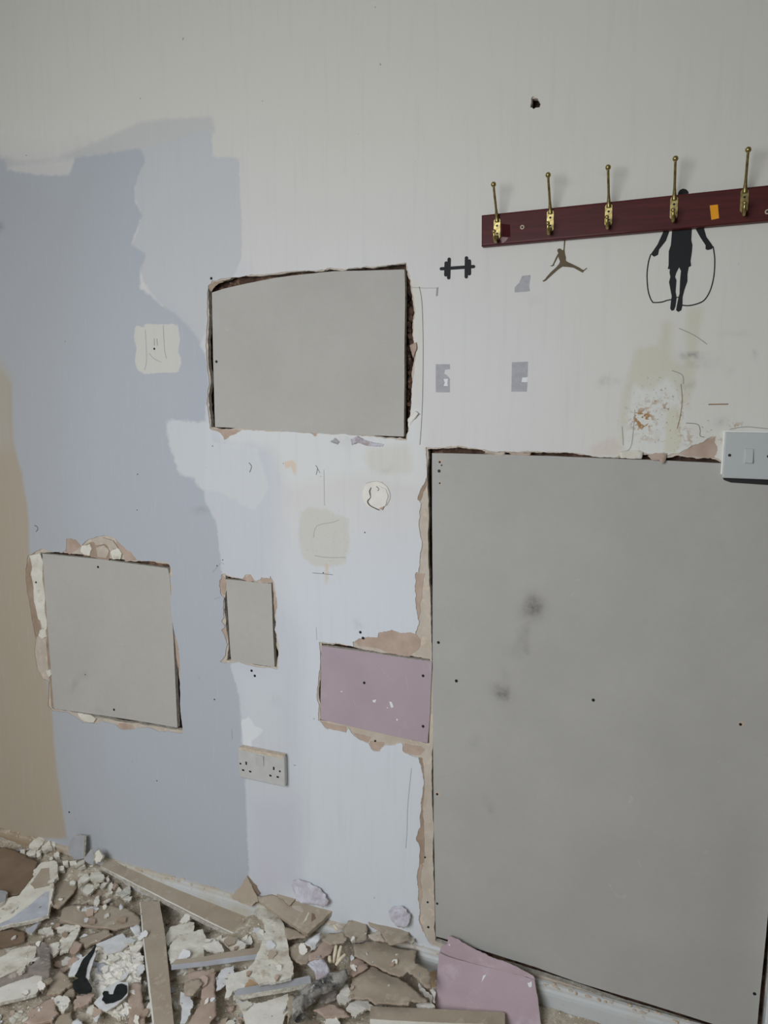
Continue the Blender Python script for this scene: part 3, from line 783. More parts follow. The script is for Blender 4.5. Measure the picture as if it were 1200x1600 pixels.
# rear wall with window opening
wx0, wx1, wz0, wz1 = WIN_X - WIN_W / 2 - .05, WIN_X + WIN_W / 2 + .05, WIN_Z - WIN_H / 2 - .05, WIN_Z + WIN_H / 2 + .05
bm = bmesh.new()
for a in ((X0 - .1, wx0, 0, ZT), (wx1, XR + .1, 0, ZT), (wx0, wx1, 0, wz0), (wx0, wx1, wz1, ZT)):
    b2 = box_bm(a[0], a[1], REAR_Y - .1, REAR_Y, a[2], a[3]); me = bpy.data.meshes.new('t'); b2.to_mesh(me); b2.free(); bm.from_mesh(me); bpy.data.meshes.remove(me)
tag(bm_obj('wall_rear', bm, ['plainwall']), kind='structure')
wf = empty('window_1'); tag(wf, kind='structure')
for a in ((wx0, wx1, wz0, wz0 + .05), (wx0, wx1, wz1 - .05, wz1), (wx0, wx0 + .05, wz0, wz1), (wx1 - .05, wx1, wz0, wz1)):
    bm_obj('window_frame', box_bm(a[0], a[1], REAR_Y - .08, REAR_Y - .01, a[2], a[3]), ['glass'], wf)
# doorway beside the big board: lining and dark strip, seen at the bottom right corner
pd = W(1193, 1598)
plane_box('trim_1', pd.x, pd.x + 0.07, -0.022, 0.10, 0, 2.1, 'trimwhite')
plane_box('wall_front_right', pd.x + 0.07, XR, 0.0, 0.08, 0, ZT, 'plainwall').name = 'wall_beyond_door'

# ------------------------------------------------------------------ coat rack with brass hooks
YF = -0.018
rk = empty('coat_rack', W(975, 340)); inv = Matrix.Translation(-rk.location)
tag(rk, 'long varnished red mahogany coat rack with brass double hooks fixed to the wall', 'coat rack')
def under(o, e): o.matrix_parent_inverse = Matrix.Translation(-e.location); return o
tl, bl, tr, br = W(752,337,YF), W(752,385,YF), W(1200,289,YF), W(1200,346,YF)
ux = (tr - tl + br - bl).normalized(); uz = Vector((-ux.z, 0, ux.x))
hh = (tl - bl).dot(uz) * 0.5 + (tr - br).dot(uz) * 0.5
org = bl
LEN = 0.655
bm = box_bm(0, LEN, 0, 0.018, 0, hh, 0.0)
fe = [e for e in bm.edges if all(abs(v.co.y) < 1e-6 for v in e.verts)]
bmesh.ops.bevel(bm, geom=fe, offset=0.004, segments=4, affect='EDGES', profile=0.6)
MR = Matrix(((ux.x, 0, uz.x, org.x), (0, 1, 0, YF), (ux.z, 0, uz.z, org.z), (0, 0, 0, 1)))
bm.transform(MR)
under(bm_obj('back_board', bm, ['wood'], rk), rk)
def hook_at(px, py, first=None):
    """px,py: middle of the brass plate"""
    p = W(px, py, YF)
    if first is None:
        h = None
        bm = bmesh.new()
        # plate with rounded ends
        n = 20; w, l, t = 0.0068, 0.021, 0.0022
        ring = []
        for k in range(n):
            a = 2 * math.pi * k / n
            ring.append((w * math.cos(a), (l - w) * (1 if math.sin(a) > 0 else -1) + w * math.sin(a)))
        f0 = [bm.verts.new((x, -t, z)) for x, z in ring]; f1 = [bm.verts.new((x * 1.05, 0, z * 1.02)) for x, z in ring]
        bm.faces.new(f0); bm.faces.new(f1[::-1])
        for k in range(n): bm.faces.new((f0[k], f0[(k + 1) % n], f1[(k + 1) % n], f1[k]))
        # upper arm
        pts = smooth_line([(0, -0.002, 0.014), (0, -0.006, 0.024), (0, -0.014, 0.040), (0, -0.026, 0.060), (0, -0.034, 0.074)], 5)
        tube_bm(bm, pts, [0.0048 - 0.0024 * min(1, i / 9) for i in range(len(pts))], 12, flat=1.0)
        h = bm_obj('hook', bm, ['brass'], rk)
        # balls and lower curl as sub-parts
        bm = bmesh.new(); bmesh.ops.create_uvsphere(bm, u_segments=16, v_segments=12, radius=0.0052)
        for f in bm.faces: f.smooth = True
        bmesh.ops.translate(bm, vec=(0, -0.035, 0.077), verts=bm.verts)
        b1 = bm_obj('ball_tip', bm, ['brass'], h)
        bm = bmesh.new()
        pts = smooth_line([(0, -0.002, -0.014), (0, -0.008, -0.023), (0, -0.017, -0.026), (0, -0.024, -0.020), (0, -0.026, -0.012)], 5)
        tube_bm(bm, pts, [0.0036 - 0.0012 * i / len(pts) for i in range(len(pts))], 12)
        q = bmesh.ops.create_uvsphere(bm, u_segments=14, v_segments=10, radius=0.0040, matrix=Matrix.Translation((0, -0.026, -0.009)))
        for v in q['verts']:
            for f in v.link_faces: f.smooth = True
        b2 = bm_obj('lower_curl', bm, ['brass'], h)
        for z in (0.006, -0.009):
            bm = disc_bm((0, z), 0.0022, -0.0030, -0.0015); bm_obj('screw', bm, ['rust_brass'] if False else ['dark'], h)
    else:
        h = first.copy(); COL.objects.link(h); h.parent = rk
        for ch in first.children:
            c2 = ch.copy(); COL.objects.link(c2); c2.parent = h
    h.matrix_parent_inverse = Matrix.Translation(-rk.location)
    h.location = p
    h.rotation_euler = (0, -math.atan2(ux.z, ux.x) * 0.6, 0)
    return h
h0 = hook_at(777, 358)
for px, py in [(860,345.5),(951,336),(1053,325),(1163,314)]: hook_at(px, py, h0)
hook_at(1283, 301, h0)
for px, py in ((816,355),(1199,331)):
    p = W(px, py, YF)
    under(bm_obj('screw_cup', disc_bm((p.x, p.z), 0.0042, YF - 0.0006, YF + 0.001), ['screwrim'], rk), rk)
    under(bm_obj('screw', disc_bm((p.x, p.z), 0.0022, YF - 0.0010, YF + 0.001), ['dark'], rk), rk)
s = under(wall_slab('price_sticker', [(1109,321),(1121.6,319.5),(1123.5,341),(1111.5,343.5)], YF - 0.0006, 0.0005, ['sticker'], rk), rk)
s['label'] = 'small bright orange price sticker'
under(wall_slab('dark_patch', [(783,349.5),(797,351),(797.5,370),(785,371)], YF - 0.0002, 0.0002, ['wood_dark'], rk), rk)  # darker red rectangle on the rack front beside the first hook
under(wall_slab('pinkish_patch', [(781,373),(785,370),(794,371),(791,376),(785,380)], YF - 0.0005, 0.0002, ['pink_gloss'], rk), rk)  # small smooth pinkish patch just below the dark red rectangle

# ------------------------------------------------------------------ vinyl decals
def decal(name, label, polys, mat, cat='decal'):
    bmt = bmesh.new()
    for i, px in enumerate(polys):
        y = -0.0006 - i * 0.00003
        p2 = [Vector(p) for p in wpts(px, y)]
        V, T = sheet(p2)
        o = solid('t', V, T, lambda u, v: Vector((u, y, v)), Vector((0, -1, 0)), 0.0005, [mat])
        bmt.from_mesh(o.data); me = o.data; bpy.data.objects.remove(o); bpy.data.meshes.remove(me)
    me = bpy.data.meshes.new(name); bmt.to_mesh(me); bmt.free()
    o = link(name, me, None, [mat])
    tag(o, label, cat)
    return recenter(o)
def capsule(x0, y0, x1, y1, r, n=7):
    a = math.atan2(y1 - y0, x1 - x0); out = []
    for k in range(n + 1):
        t = a - math.pi / 2 + math.pi * k / n; out.append((x1 + r * math.cos(t), y1 + r * math.sin(t)))
    for k in range(n + 1):
        t = a + math.pi / 2 + math.pi * k / n; out.append((x0 + r * math.cos(t), y0 + r * math.sin(t)))
    return out
decal('wall_decal', 'black dumbbell decal on the wall left of the coat rack',
      [capsule(689.5,420,740,416.5,2.6), capsule(701.8,405,701,434,2.7), capsule(697,411,696.5,429.5,2.7), capsule(728.8,403,728.4,432.5,2.7), capsule(733.2,408,733.2,427.5,2.9)], 'black')
decal('wall_decal', 'golden brown leaping basketball man decal hanging below the coat rack',
      [K(13.33, 840, 370, [(412,262),(455,240),(490,255),(525,285),(540,255),(550,60),(580,60),(562,270),(570,350),(590,430),(590,500),(640,530),(760,585),(870,640),(930,680),(960,690),(1020,645),(1032,658),(965,715),(940,748),(905,730),(830,690),(750,645),(650,630),(520,620),(420,690),(330,770),(230,860),(180,910),(120,938),(103,915),(150,885),(200,820),(270,740),(380,640),(450,560),(465,510),(440,450),(430,410),(390,490),(345,570),(345,600),(300,616),(256,605),(310,585),(340,520),(380,430),(415,365),(430,340),(410,295)])], 'gold')
S = (7.275, 980, 280)
body = K(*S, [(575,180),(580,150),(600,120),(635,107),(670,115),(695,140),(700,180),(690,240),(670,280),(680,310),(760,335),(820,380),(855,470),(870,550),(900,655),(960,738),(978,768),(960,795),(915,806),(890,795),(890,750),(830,660),(775,560),(750,480),(740,540),(735,580),(728,690),(742,750),(735,830),(720,930),(727,985),(700,1000),(685,1080),(685,1160),(650,1260),(630,1340),(628,1440),(615,1490),(582,1510),(553,1490),(560,1440),(572,1370),(562,1345),(556,1400),(548,1450),(532,1488),(505,1496),(488,1470),(495,1400),(505,1330),(490,1250),(475,1170),(490,1110),(480,1060),(485,1022),(460,1020),(470,980),(472,820),(495,750),(510,580),(515,500),(480,590),(440,700),(362,800),(350,860),(305,882),(268,852),(345,740),(415,585),(450,450),(500,350),(590,310),(605,280),(585,240)])
legsplit = None
def ribbon_px(pts, w):
    P_ = smooth_line(pts, 5); Lf, Rt = [], []
    for i, p in enumerate(P_):
        d = (P_[min(i + 1, len(P_) - 1)] - P_[max(i - 1, 0)]).normalized(); n = Vector((-d.y, d.x)) * w / 2
        Lf.append(tuple(p + n)); Rt.append(tuple(p - n))
    return Lf + Rt[::-1]
body2 = body
# the slit of wall between the legs
slit_top = K(*S, [(545,1110),(560,1060),(590,1003),(610,1040),(600,1150),(596,1300),(580,1360),(560,1340),(550,1280),(560,1150)])
# join slit into the outline: split the body in two leg halves below the crotch
bl_ = K(*S, [(575,180),(580,150),(600,120),(635,107),(670,115),(695,140),(700,180),(690,240),(670,280),(680,310),(760,335),(820,380),(855,470),(870,550),(900,655),(960,738),(978,768),(960,795),(915,806),(890,795),(890,750),(830,660),(775,560),(750,480),(740,540),(735,580),(728,690),(742,750),(735,830),(720,930),(727,985),(700,1000),
    (685,1080),(685,1160),(650,1260),(630,1340),(628,1440),(615,1490),(582,1510),(555,1490),(562,1440),(578,1360),(594,1300),(600,1150),(610,1040),(590,1003),(560,1060),(545,1110),(560,1150),(550,1280),(562,1345),(556,1400),(548,1450),(532,1488),(505,1496),(488,1470),(495,1400),(505,1330),(490,1250),(475,1170),(490,1110),(480,1060),(485,1022),(460,1020),(470,980),(472,820),(495,750),(510,580),(515,500),(480,590),(440,700),(362,800),(350,860),(305,882),(268,852),(345,740),(415,585),(450,450),(500,350),(590,310),(605,280),(585,240)])
decal('wall_decal', 'black decal of a man skipping rope, partly behind the coat rack',
      [bl_, ribbon_px(K(*S, [(268,852),(240,950),(225,1090),(235,1250),(262,1350),(292,1402)]), 1.9), ribbon_px(K(*S, [(288,1401),(340,1402),(400,1395),(450,1378),(500,1368)]), 1.8),
       ribbon_px(K(*S, [(975,765),(982,800),(995,920),(985,1100),(945,1260),(880,1370),(800,1415),(700,1437),(625,1432)]), 1.9), ribbon_px(K(*S, [(560,1345),(585,1340)]), 1.5)], 'black')

# ------------------------------------------------------------------ light switch
e = empty('light_switch', W(1171, 711)); tag(e, 'white square light switch plate at the top of the large grey board', 'light switch')
YS = -0.011
a, b = W(1133, 675, YS), W(1133, 747, YS); x0 = a.x; z1 = a.z; z0 = b.z; SW = z1 - z0
under(bm_obj('switch_plate', box_bm(x0, x0 + SW, YS, YS + 0.008, z0, z1, 0.0022, 3), ['switchp'], e), e)
under(bm_obj('back_box', box_bm(x0 - 0.003, x0 + SW + 0.003, YS + 0.005, -0.0008, z0 + 0.006, z1 + 0.003, 0.0012, 2), ['switchedge'], e), e)
cx, cz = x0 + SW / 2, (z0 + z1) / 2
bm = box_bm(cx - 0.0075, cx + 0.0075, YS - 0.004, YS + 0.002, cz - 0.0135, cz + 0.0135, 0.0012, 2)
for v in bm.verts:
    if v.co.y < YS: v.co.y += (v.co.z - cz) * 0.14 + 0.0005
under(bm_obj('rocker', bm, ['switchp'], e), e)
for sx in (-1, 1):
    under(bm_obj('screw', disc_bm((cx + sx * 0.030 * 1.1, cz), 0.0028, YS - 0.0005, YS + 0.001), ['dark'], e), e)
# the slot in the board under the switch plate
pz = W(1165, 751, 0)
o = wall_slab('cut_slot', [(1128,744),(1131,750),(1142,754),(1230,760),(1230,745),(1135,742)], -0.0012, 0.0004, ['dark'], e); under(o, e)

# ------------------------------------------------------------------ double socket
YK = -0.019
e = empty('double_socket', W(410, 1200)); tag(e, 'dusty white double wall socket low on the wall below the small patch', 'socket')
tlk, blk, trk = W(371.5, 1169.5, YK), W(371.5, 1214, YK), W(444, 1180, YK)
x0, x1, z1, z0 = tlk.x, trk.x, (tlk.z + trk.z) / 2, blk.z
under(bm_obj('face_plate', box_bm(x0, x1, YK, YK + 0.010, z0, z1, 0.0028, 3), ['plastic'], e), e)
under(bm_obj('back_box', box_bm(x0 + 0.002, x1 - 0.002, YK + 0.008, 0.0, z0 + 0.002, z1 - 0.002, 0.001, 1), ['plastic'], e), e)
rr = random.Random(2)
bm = bmesh.new()
b2 = box_bm(x0 + 0.003, x1 - 0.002, YK - 0.0004, YK + 0.016, z1 - 0.0085, z1 + 0.0006, 0.001, 1); me = bpy.data.meshes.new('t'); b2.to_mesh(me); b2.free(); bm.from_mesh(me)
for v in bm.verts:
    if v.co.z < z1 - 0.004: v.co.z += 0.002 * math.sin(v.co.x * 90)
d = under(bm_obj('dust_line', bm, ['dustline'], e), e)
def slot(px, py, w, h, mat='sock_hole', name='pin_slot', dy=0.0004):
    p = W(px, py, YK)
    return under(bm_obj(name, box_bm(p.x - w / 2, p.x + w / 2, YK - dy, YK + 0.002, p.z - h / 2, p.z + h / 2), [mat], e), e)
for px, py, w, h in [(384.8,1192.5,.0042,.0085),(380,1203.3,.0065,.0042),(391,1205.5,.0065,.0042),(427.8,1200.6,.0042,.0085),(422.6,1211.8,.0065,.0042),(434,1214,.0065,.0042)]:
    slot(px, py, w, h)
for px, py in ((375.8,1193.2),(437.3,1205.2)):
    p = W(px, py, YK); under(bm_obj('screw', disc_bm((p.x, p.z), 0.0026, YK - 0.0004, YK + 0.001), ['dark'], e), e)
p = W(406.5, 1188.5, YK)
bm = box_bm(p.x - 0.0115, p.x + 0.0115, YK - 0.0035, YK + 0.002, p.z - 0.014, p.z + 0.014, 0.001, 2)
for v in bm.verts:
    if v.co.y < YK: v.co.y += -(v.co.z - p.z) * 0.12
under(bm_obj('rocker', bm, ['plastic'], e), e)

# ------------------------------------------------------------------ rubble on the floor
def mound(x, y):
    d = -y
    ridge = 0.050 * max(0.0, min(1.0, (x + 1.12) / 0.12)) * max(0.0, min(1.0, (-0.52 - x) / 0.08)) * math.exp(-(d / 0.13) ** 2)
    n = noise.fractal(Vector((x * 7, y * 7, 0.3)), 1.0, 2.0, 4) * 0.008
    n2 = noise.fractal(Vector((x * 40, y * 40, 1.3)), 1.0, 2.0, 3) * 0.0028
    base = 0.014
    left = 0.012 * max(0.0, min(1.0, (-1.25 - x) / 0.2)) + 0.050 * max(0.0, min(1.0, (-1.40 - x) / 0.12)) * math.exp(-(d / 0.11) ** 2)
    right = max(0.0, min(1.0, (x + 0.60) / 0.12))
    return max(0.002, base + left + ridge + n + 0.026 * right * math.exp(-(d / 0.10) ** 2) + n2)
# dust bed as one height field
nx, ny = 260, 110
gx = np.linspace(-2.1, 0.15, nx); gy = np.linspace(-0.75, -0.0165, ny)
vs = [(x, y, mound(x, y)) for y in gy for x in gx]
fs = [(j * nx + i, j * nx + i + 1, (j + 1) * nx + i + 1, (j + 1) * nx + i) for j in range(ny - 1) for i in range(nx - 1)]
me = bpy.data.meshes.new('plaster_dust'); me.from_pydata(vs, [], fs); me.polygons.foreach_set('use_smooth', [True] * len(fs)); me.update()
dust = link('plaster_dust', me, None, ['dust'])
tag(dust, 'tan and cream plaster dust and fine rubble covering the floor at the wall', 'rubble', kind='stuff')

FOOT = []   # footprints of the large pieces, to keep crumbs out from under them
PIECES = []
def piece(name, label, cat, px, h=0.012, t=0.004, mats=('tan_floor', 'gypsum', 'tan_floor'), n=None, anchor=None, crump=0.0, amp=0.0025, grid=0.0, seed=0, parts=(), curl=0.0, group=None, abs_h=None, step=0.006, P0=None, cfreq=None):
    """px: outline of the visible upper face; h: how far that face lies above the dust"""
    rng = random.Random(seed * 17 + len(PIECES) * 7 + 1)
    cxp = sum(p[0] for p in px) / len(px); cyp = sum(p[1] for p in px) / len(px)
    if anchor: cxp, cyp = anchor
    z = 0.03
    if abs_h is not None: z = abs_h
    else:
        for _ in range(5):
            q = F(cxp, cyp, z); z = mound(q.x, q.y) + h
    Pn = P0 if P0 else F(cxp, cyp, z)
    if cfreq is None: cfreq = 13 if mats[0] in ('tan_floor', 'pink_tan', 'brown', 'tan') else 30
    nv = Vector(n).normalized() if n else Vector((0, 0, 1))
    uu = Vector((1, 0, 0)) - nv * nv.x; uu.normalize(); vv = nv.cross(uu)
    def to2(p):
        w = onplane(p[0], p[1], Pn, nv) - Pn; return Vector((w.dot(uu), w.dot(vv)))
    p2 = [to2(p) for p in px]
    if amp: p2 = rough_poly(p2, amp, step, rng)
    if crump and not grid: grid = 0.007
    V, T = sheet(p2, (), grid)
    sd = Vector((rng.uniform(0, 50), rng.uniform(0, 50), 0))
    rad = max(v.length for v in p2)
    def disp(p):
        d = p - Pn
        v = 0.0
        if crump: v += crump * (noise.fractal(d * cfreq + sd, 1.0, 2.0, 3))
        if curl: v += curl * (d.length / rad) ** 2
        return v
    o = solid(name, V, T, lambda u, v: Pn + uu * u + vv * v, nv, t, mats, None, disp if (crump or curl) else None, smooth=bool(crump) and mats[0] not in ('cream', 'cream_light'))
    tag(o, label, cat, group)
    for (pn, pm, ppx, *rest) in parts:
        q2 = [to2(p) for p in ppx]; q2 = rough_poly(q2, 0.0012, 0.006, rng)
        V2, T2 = sheet(q2, (), grid)
        off = 0.0006
        solid(pn, V2, T2, lambda u, v: Pn + uu * u + vv * v + nv * off, nv, 0.0005, [pm], o, disp if (crump or curl) else None)
    FOOT.append([((Pn + uu * p[0] + vv * p[1]).x, (Pn + uu * p[0] + vv * p[1]).y) for p in [to2(q) for q in px]])
    PIECES.append(o)
    recenter(o)
    return o
B1 = ('tan_floor', 'gypsum', 'greypaint'); CR = ('cream', 'gypsum', 'cream'); CL = ('cream_light', 'gypsum', 'cream'); PT = ('pink_tan', 'tan_dark', 'tan_dark')
TN = ('tan_floor', 'tan_dark', 'brown'); WH = ('white', 'gypsum', 'cream'); LI = ('lilac', 'lilac', 'lilac'); BW = ('brown', 'brown', 'brown')
T1 = (6, 0, 1280); T2 = (6, 0, 1440); T3 = (6, 200, 1440); T4 = (6.667, 380, 1440); T5 = (6.667, 520, 1440); T6 = (6, 350, 1340)
OC, SH, PP = 'offcut', 'plaster piece', 'paper scrap'
# planks and strips
piece('board_offcut', 'long tan plasterboard strip lying along the skirting, longest in the rubble', OC, [(157,1353),(182,1331),(290,1371),(399,1416),(409,1440),(387,1471),(300,1430),(225,1391)], 0.046, 0.0125, B1, n=(0.10, -0.16, 1), amp=0.0008, seed=1, parts=[('torn_edge', 'cream_light', [(180,1332.5),(182,1330.5),(290,1370),(399,1415),(401,1418),(290,1373.5)]), ('torn_edge', 'cream_light', [(157,1353.5),(225,1390),(300,1428.5),(386,1470.5),(388,1468.5),(300,1426),(225,1387.5)])])
piece('board_offcut', 'narrow straight tan board strip running upright to the bottom frame edge', OC, [(218,1409),(249,1408),(258,1460),(276,1640),(243,1640),(227,1500)], 0.040, 0.0125, B1, n=(0.0, -0.05, 1), amp=0.0006, seed=2, parts=[('torn_edge', 'cream_light', [(218,1410),(219.5,1409),(229,1500),(245,1638),(243,1638),(226.5,1500)])])
piece('board_offcut', 'thin board strip with pale blue-grey front edge, right of the upright strip', OC, K(*T3, [(405,405),(445,355),(700,330),(900,290),(1230,238),(1236,300),(800,360)]), 0.045, 0.0140, ('tan_floor', 'bluewhite', 'tan_floor'), amp=0.0006, seed=3)
piece('board_offcut', 'short pale grey strip with rough gypsum edge beside the sooty roll', OC, K(*T4, [(-105,775),(-60,700),(0,690),(350,625),(690,562),(708,635),(500,680),(0,762)]), 0.052, 0.0120, ('greypaint', 'gypsum', 'gypsum'), amp=0.0008, seed=4)
piece('board_offcut', 'flat tan strip with white edge at the bottom, before the pink board', OC, [(579,1572),(650,1575),(696,1577),(780,1581),(789,1583),(789,1601),(690,1598),(578,1592)], 0.045, 0.0130, ('tan_floor', 'cream_light', 'tan_floor'), amp=0.0008, seed=5)
piece('board_offcut', 'broad broken tan board with ripped face against the white wall', OC, K(*T6, [(310,362),(450,345),(560,360),(700,400),(800,372),(850,380),(980,430),(1030,492),(780,712),(680,650),(410,470),(330,410)]), 0.055, 0.0125, ('tan_floor', 'tan_floor', 'tan_floor'), n=(0.0, -0.35, 1), amp=0.0022, crump=0.0015, seed=6,
      parts=[('ripped_paper', 'tan', K(*T6, [(640,455),(720,450),(750,500),(730,520),(640,470)])), ('ripped_paper', 'cream', K(*T6, [(735,620),(790,510),(800,520),(770,590)])), ('ripped_paper', 'brown', K(*T6, [(820,520),(850,530),(860,570),(820,600)]))])
piece('board_offcut', 'tan board flake lying on the broad broken board', OC, K(*T6, [(500,330),(640,310),(682,372),(620,445),(560,400),(510,372)]), 0.062, 0.004, TN, n=(0, -0.3, 1), seed=7)
piece('board_offcut', 'pointed tan board triangle standing against the wall', OC, K(*T6, [(215,168),(262,260),(302,348),(320,410),(240,462),(150,420),(68,372),(160,270)]), 0.06, 0.006, ('tan_floor', 'tan_dark', 'brown'), n=(0.15, -1.0, 0.55), seed=8, anchor=(380,1405))
piece('torn_paper', 'dark brown inner side of paper behind the pointed triangle', PP, K(*T6, [(216,168),(310,262),(342,340),(308,352),(262,262)]), 0.065, 0.002, BW, n=(0.5, -1.0, 0.6), seed=9, anchor=(398,1392))
# left side
piece('torn_board', 'large cream torn board with blue-white painted triangle at the left edge', OC, K(*T1, [(385,410),(490,390),(535,402),(545,540),(500,582),(492,700),(490,780),(468,812),(452,902),(300,952),(100,985),(-80,1040),(-80,860),(60,742),(180,710),(320,530),(312,480)]), 0.040, 0.010, CR, n=(-0.05, -0.22, 1), seed=10, crump=0.0015, amp=0.003,
      parts=[('painted_face', 'bluewhite', K(*T1, [(430,682),(463,672),(452,800),(446,880),(436,905),(330,935),(100,978),(-70,1030),(-70,1012),(120,920),(250,830)])), ('bare_paper', 'tan_floor', K(*T1, [(460,455),(468,540),(468,625),(390,640),(325,655),(285,610),(340,530),(385,465)]))])
piece('board_offcut', 'dark brown curved board in the far left corner', OC, K(*T1, [(-60,262),(60,268),(120,282),(220,330),(300,370),(352,402),(320,480),(305,600),(170,702),(60,722),(-60,660)]), 0.034, 0.005, BW, n=(0.05, -0.2, 1), crump=0.005, seed=11)
piece('plaster_shard', 'blue grey block between the brown board and left frame edge', SH, K(*T1, [(-30,668),(30,668),(72,692),(45,760),(-30,800)]), 0.042, 0.012, ('greypaint', 'gypsum', 'gypsum'), seed=12)
piece('board_offcut', 'pale grey painted board shard standing upright at the skirting', OC, K(*T1, [(700,150),(790,160),(778,370),(735,378),(690,375),(660,330),(638,290),(652,215)]), 0.03, 0.008, ('greypaint', 'gypsum', 'gypsum'), n=(-0.1, -1, 0.22), P0=W(121, 1341, -0.040), amp=0.001, seed=13)
piece('board_offcut', 'small grey pointed shard standing right of the upright shard', OC, K(*T1, [(850,285),(882,350),(872,432),(820,412),(785,372)]), 0.015, 0.006, ('greypaint', 'gypsum', 'gypsum'), n=(-0.1, -1, 0.3), P0=W(140, 1349, -0.055), amp=0.001, seed=14)
piece('plaster_shard', 'cream rough shard leaning beside the small pointed shard', SH, K(*T1, [(930,285),(965,340),(940,400),(900,415),(880,360),(890,320)]), 0.018, 0.008, CR, n=(0, -1, 0.5), P0=W(153, 1347, -0.050), seed=15)
for i, (pp, lb) in enumerate([
    ([(390,150),(420,160),(410,205),(352,282),(270,272),(275,240)], 'largest cream stone of the heap by the skirting corner'),
    ([(470,195),(487,262),(420,292),(385,272),(410,240)], 'second cream stone right of the largest corner stone'),
    ([(490,192),(522,222),(517,272),(492,262)], 'narrow cream stone at the right of the corner heap'),
    ([(330,288),(330,330),(262,352),(242,330),(245,310),(282,285)], 'rounded cream stone below the largest corner stone'),
    ([(340,290),(385,285),(380,330),(340,348)], 'small cream stone in the middle of the corner heap'),
    ([(185,290),(232,285),(240,330),(205,350),(180,325)], 'leftmost cream stone of the corner heap'),
    ([(505,310),(545,305),(555,355),(515,365)], 'square cream stone below the corner heap'),
    ([(460,345),(490,340),(490,375),(462,378)], 'tiny cream stone below the corner heap'),
    ([(585,395),(640,390),(640,430),(592,430)], 'flat cream stone left of the round pair'),
    ([(650,395),(715,390),(718,425),(660,432)], 'flat cream stone under the upright grey shard'),
    ([(548,445),(600,445),(600,475),(552,478)], 'cream stone at the tip of the large torn board'),
    ([(725,425),(790,410),(800,435),(740,450)], 'thin cream stone below the small pointed shard')]):
    piece('plaster_shard', lb, SH, K(*T1, pp), 0.020, 0.012, CR, seed=20 + i, crump=0.005, amp=0.003, step=0.0035, grid=0.005, n=(0, -0.3, 1), group='cream stones in the corner heap')
piece('torn_paper', 'rounded dusty tan sheet right of the large torn board', PP, K(*T1, [(560,560),(640,552),(720,572),(722,612),(690,692),(600,792),(540,832),(480,802),(495,700),(500,602)]), 0.016, 0.004, TN, crump=0.004, seed=40)
piece('torn_paper', 'wide crescent of tan paper above the black scraps', PP, K(*T1, [(560,952),(590,830),(700,800),(950,802),(1200,842),(1310,920),(1312,975),(1150,1012),(1100,1030),(900,1020),(700,990)]), 0.014, 0.004, TN, crump=0.004, seed=41)
for i, (pp, lb, m) in enumerate([
    ([(740,602),(790,588),(870,618),(892,650),(850,690),(822,706),(762,672)], 'palest five-sided flake of the cream cluster left of the long strip', CL),
    ([(850,500),(930,488),(982,542),(960,572),(880,592),(848,552)], 'broad grey cream flake at the top of the cluster', CR),
    ([(728,582),(780,530),(832,518),(850,552),(800,582),(745,640)], 'left flake of the cream cluster', CR),
    ([(880,592),(925,575),(932,612),(900,638)], 'small stone between the flakes of the cluster', CR),
    ([(930,612),(970,580),(1002,592),(962,652)], 'long stone right of the palest flake', CL),
    ([(985,540),(1020,528),(1027,562),(1000,582)], 'small cream cube at the right of the cluster', CL),
    ([(650,598),(690,572),(712,590),(690,615)], 'lone cream chip left of the cluster', CL),
    ([(1020,660),(1050,640),(1058,680),(1030,700)], 'cream chip between cluster and long strip', CL),
    ([(1095,690),(1160,648),(1212,620),(1225,690),(1180,720),(1135,742)], 'cream lump tucked under the long strip', CL),
    ([(1150,740),(1200,715),(1240,735),(1210,775),(1165,770)], 'white lump below the one under the long strip', CL),
    ([(752,872),(800,812),(862,808),(932,842),(870,888),(822,862)], 'white curled flake on the tan crescent paper', WH),
    ([(880,800),(900,730),(925,705),(932,780),(905,822)], 'thin cream sliver above the white curled flake', CL),
    ([(1120,840),(1140,788),(1157,822),(1136,852)], 'tiny bright white chip on the tan crescent paper', WH),
    ([(722,822),(755,818),(752,852),(728,845)], 'tiny cream chip left of the white curled flake', CL),
    ([(960,760),(1010,770),(1000,795),(965,785)], 'small tan chip on the tan crescent paper', PT)]):
    piece('plaster_shard', lb, SH, K(*T1, pp), 0.019, 0.006, m, seed=50 + i, crump=0.004, amp=0.003, step=0.003, grid=0.005, group='cream flakes left of the long strip')
# lower left
piece('plaster_heap', 'pale crumbly heap of broken plaster under the black shapes', SH, [(136,1500),(150,1478),(178,1470),(216,1462),(219,1500),(221,1545),(206,1578),(185,1590),(160,1575),(142,1545)], t=0.010, mats=('cream_light', 'cream', 'cream'), abs_h=0.034, crump=0.009, cfreq=60, grid=0.004, amp=0.005, step=0.003, seed=69)
piece('board_offcut', 'small lilac triangle under the large torn board', OC, K(*T2, [(240,72),(350,12),(385,-5),(300,112),(262,104)]), 0.022, 0.005, ('bluewhite', 'gypsum', 'gypsum'), seed=70)
piece('plaster_shard', 'flat cream slab above the dirty grey curl at the left edge', SH, K(*T2, [(-60,350),(20,330),(100,272),(280,222),(340,232),(330,330),(250,402),(190,442),(0,522),(-60,530)]), 0.026, 0.008, CR, seed=71, crump=0.002, amp=0.003)
piece('plaster_shard', 'smooth cream slab below the dirty grey curl at the left edge', SH, K(*T2, [(-60,602),(200,532),(390,482),(388,592),(340,672),(200,712),(0,762),(-60,780)]), 0.028, 0.008, CL, seed=72, amp=0.0025)
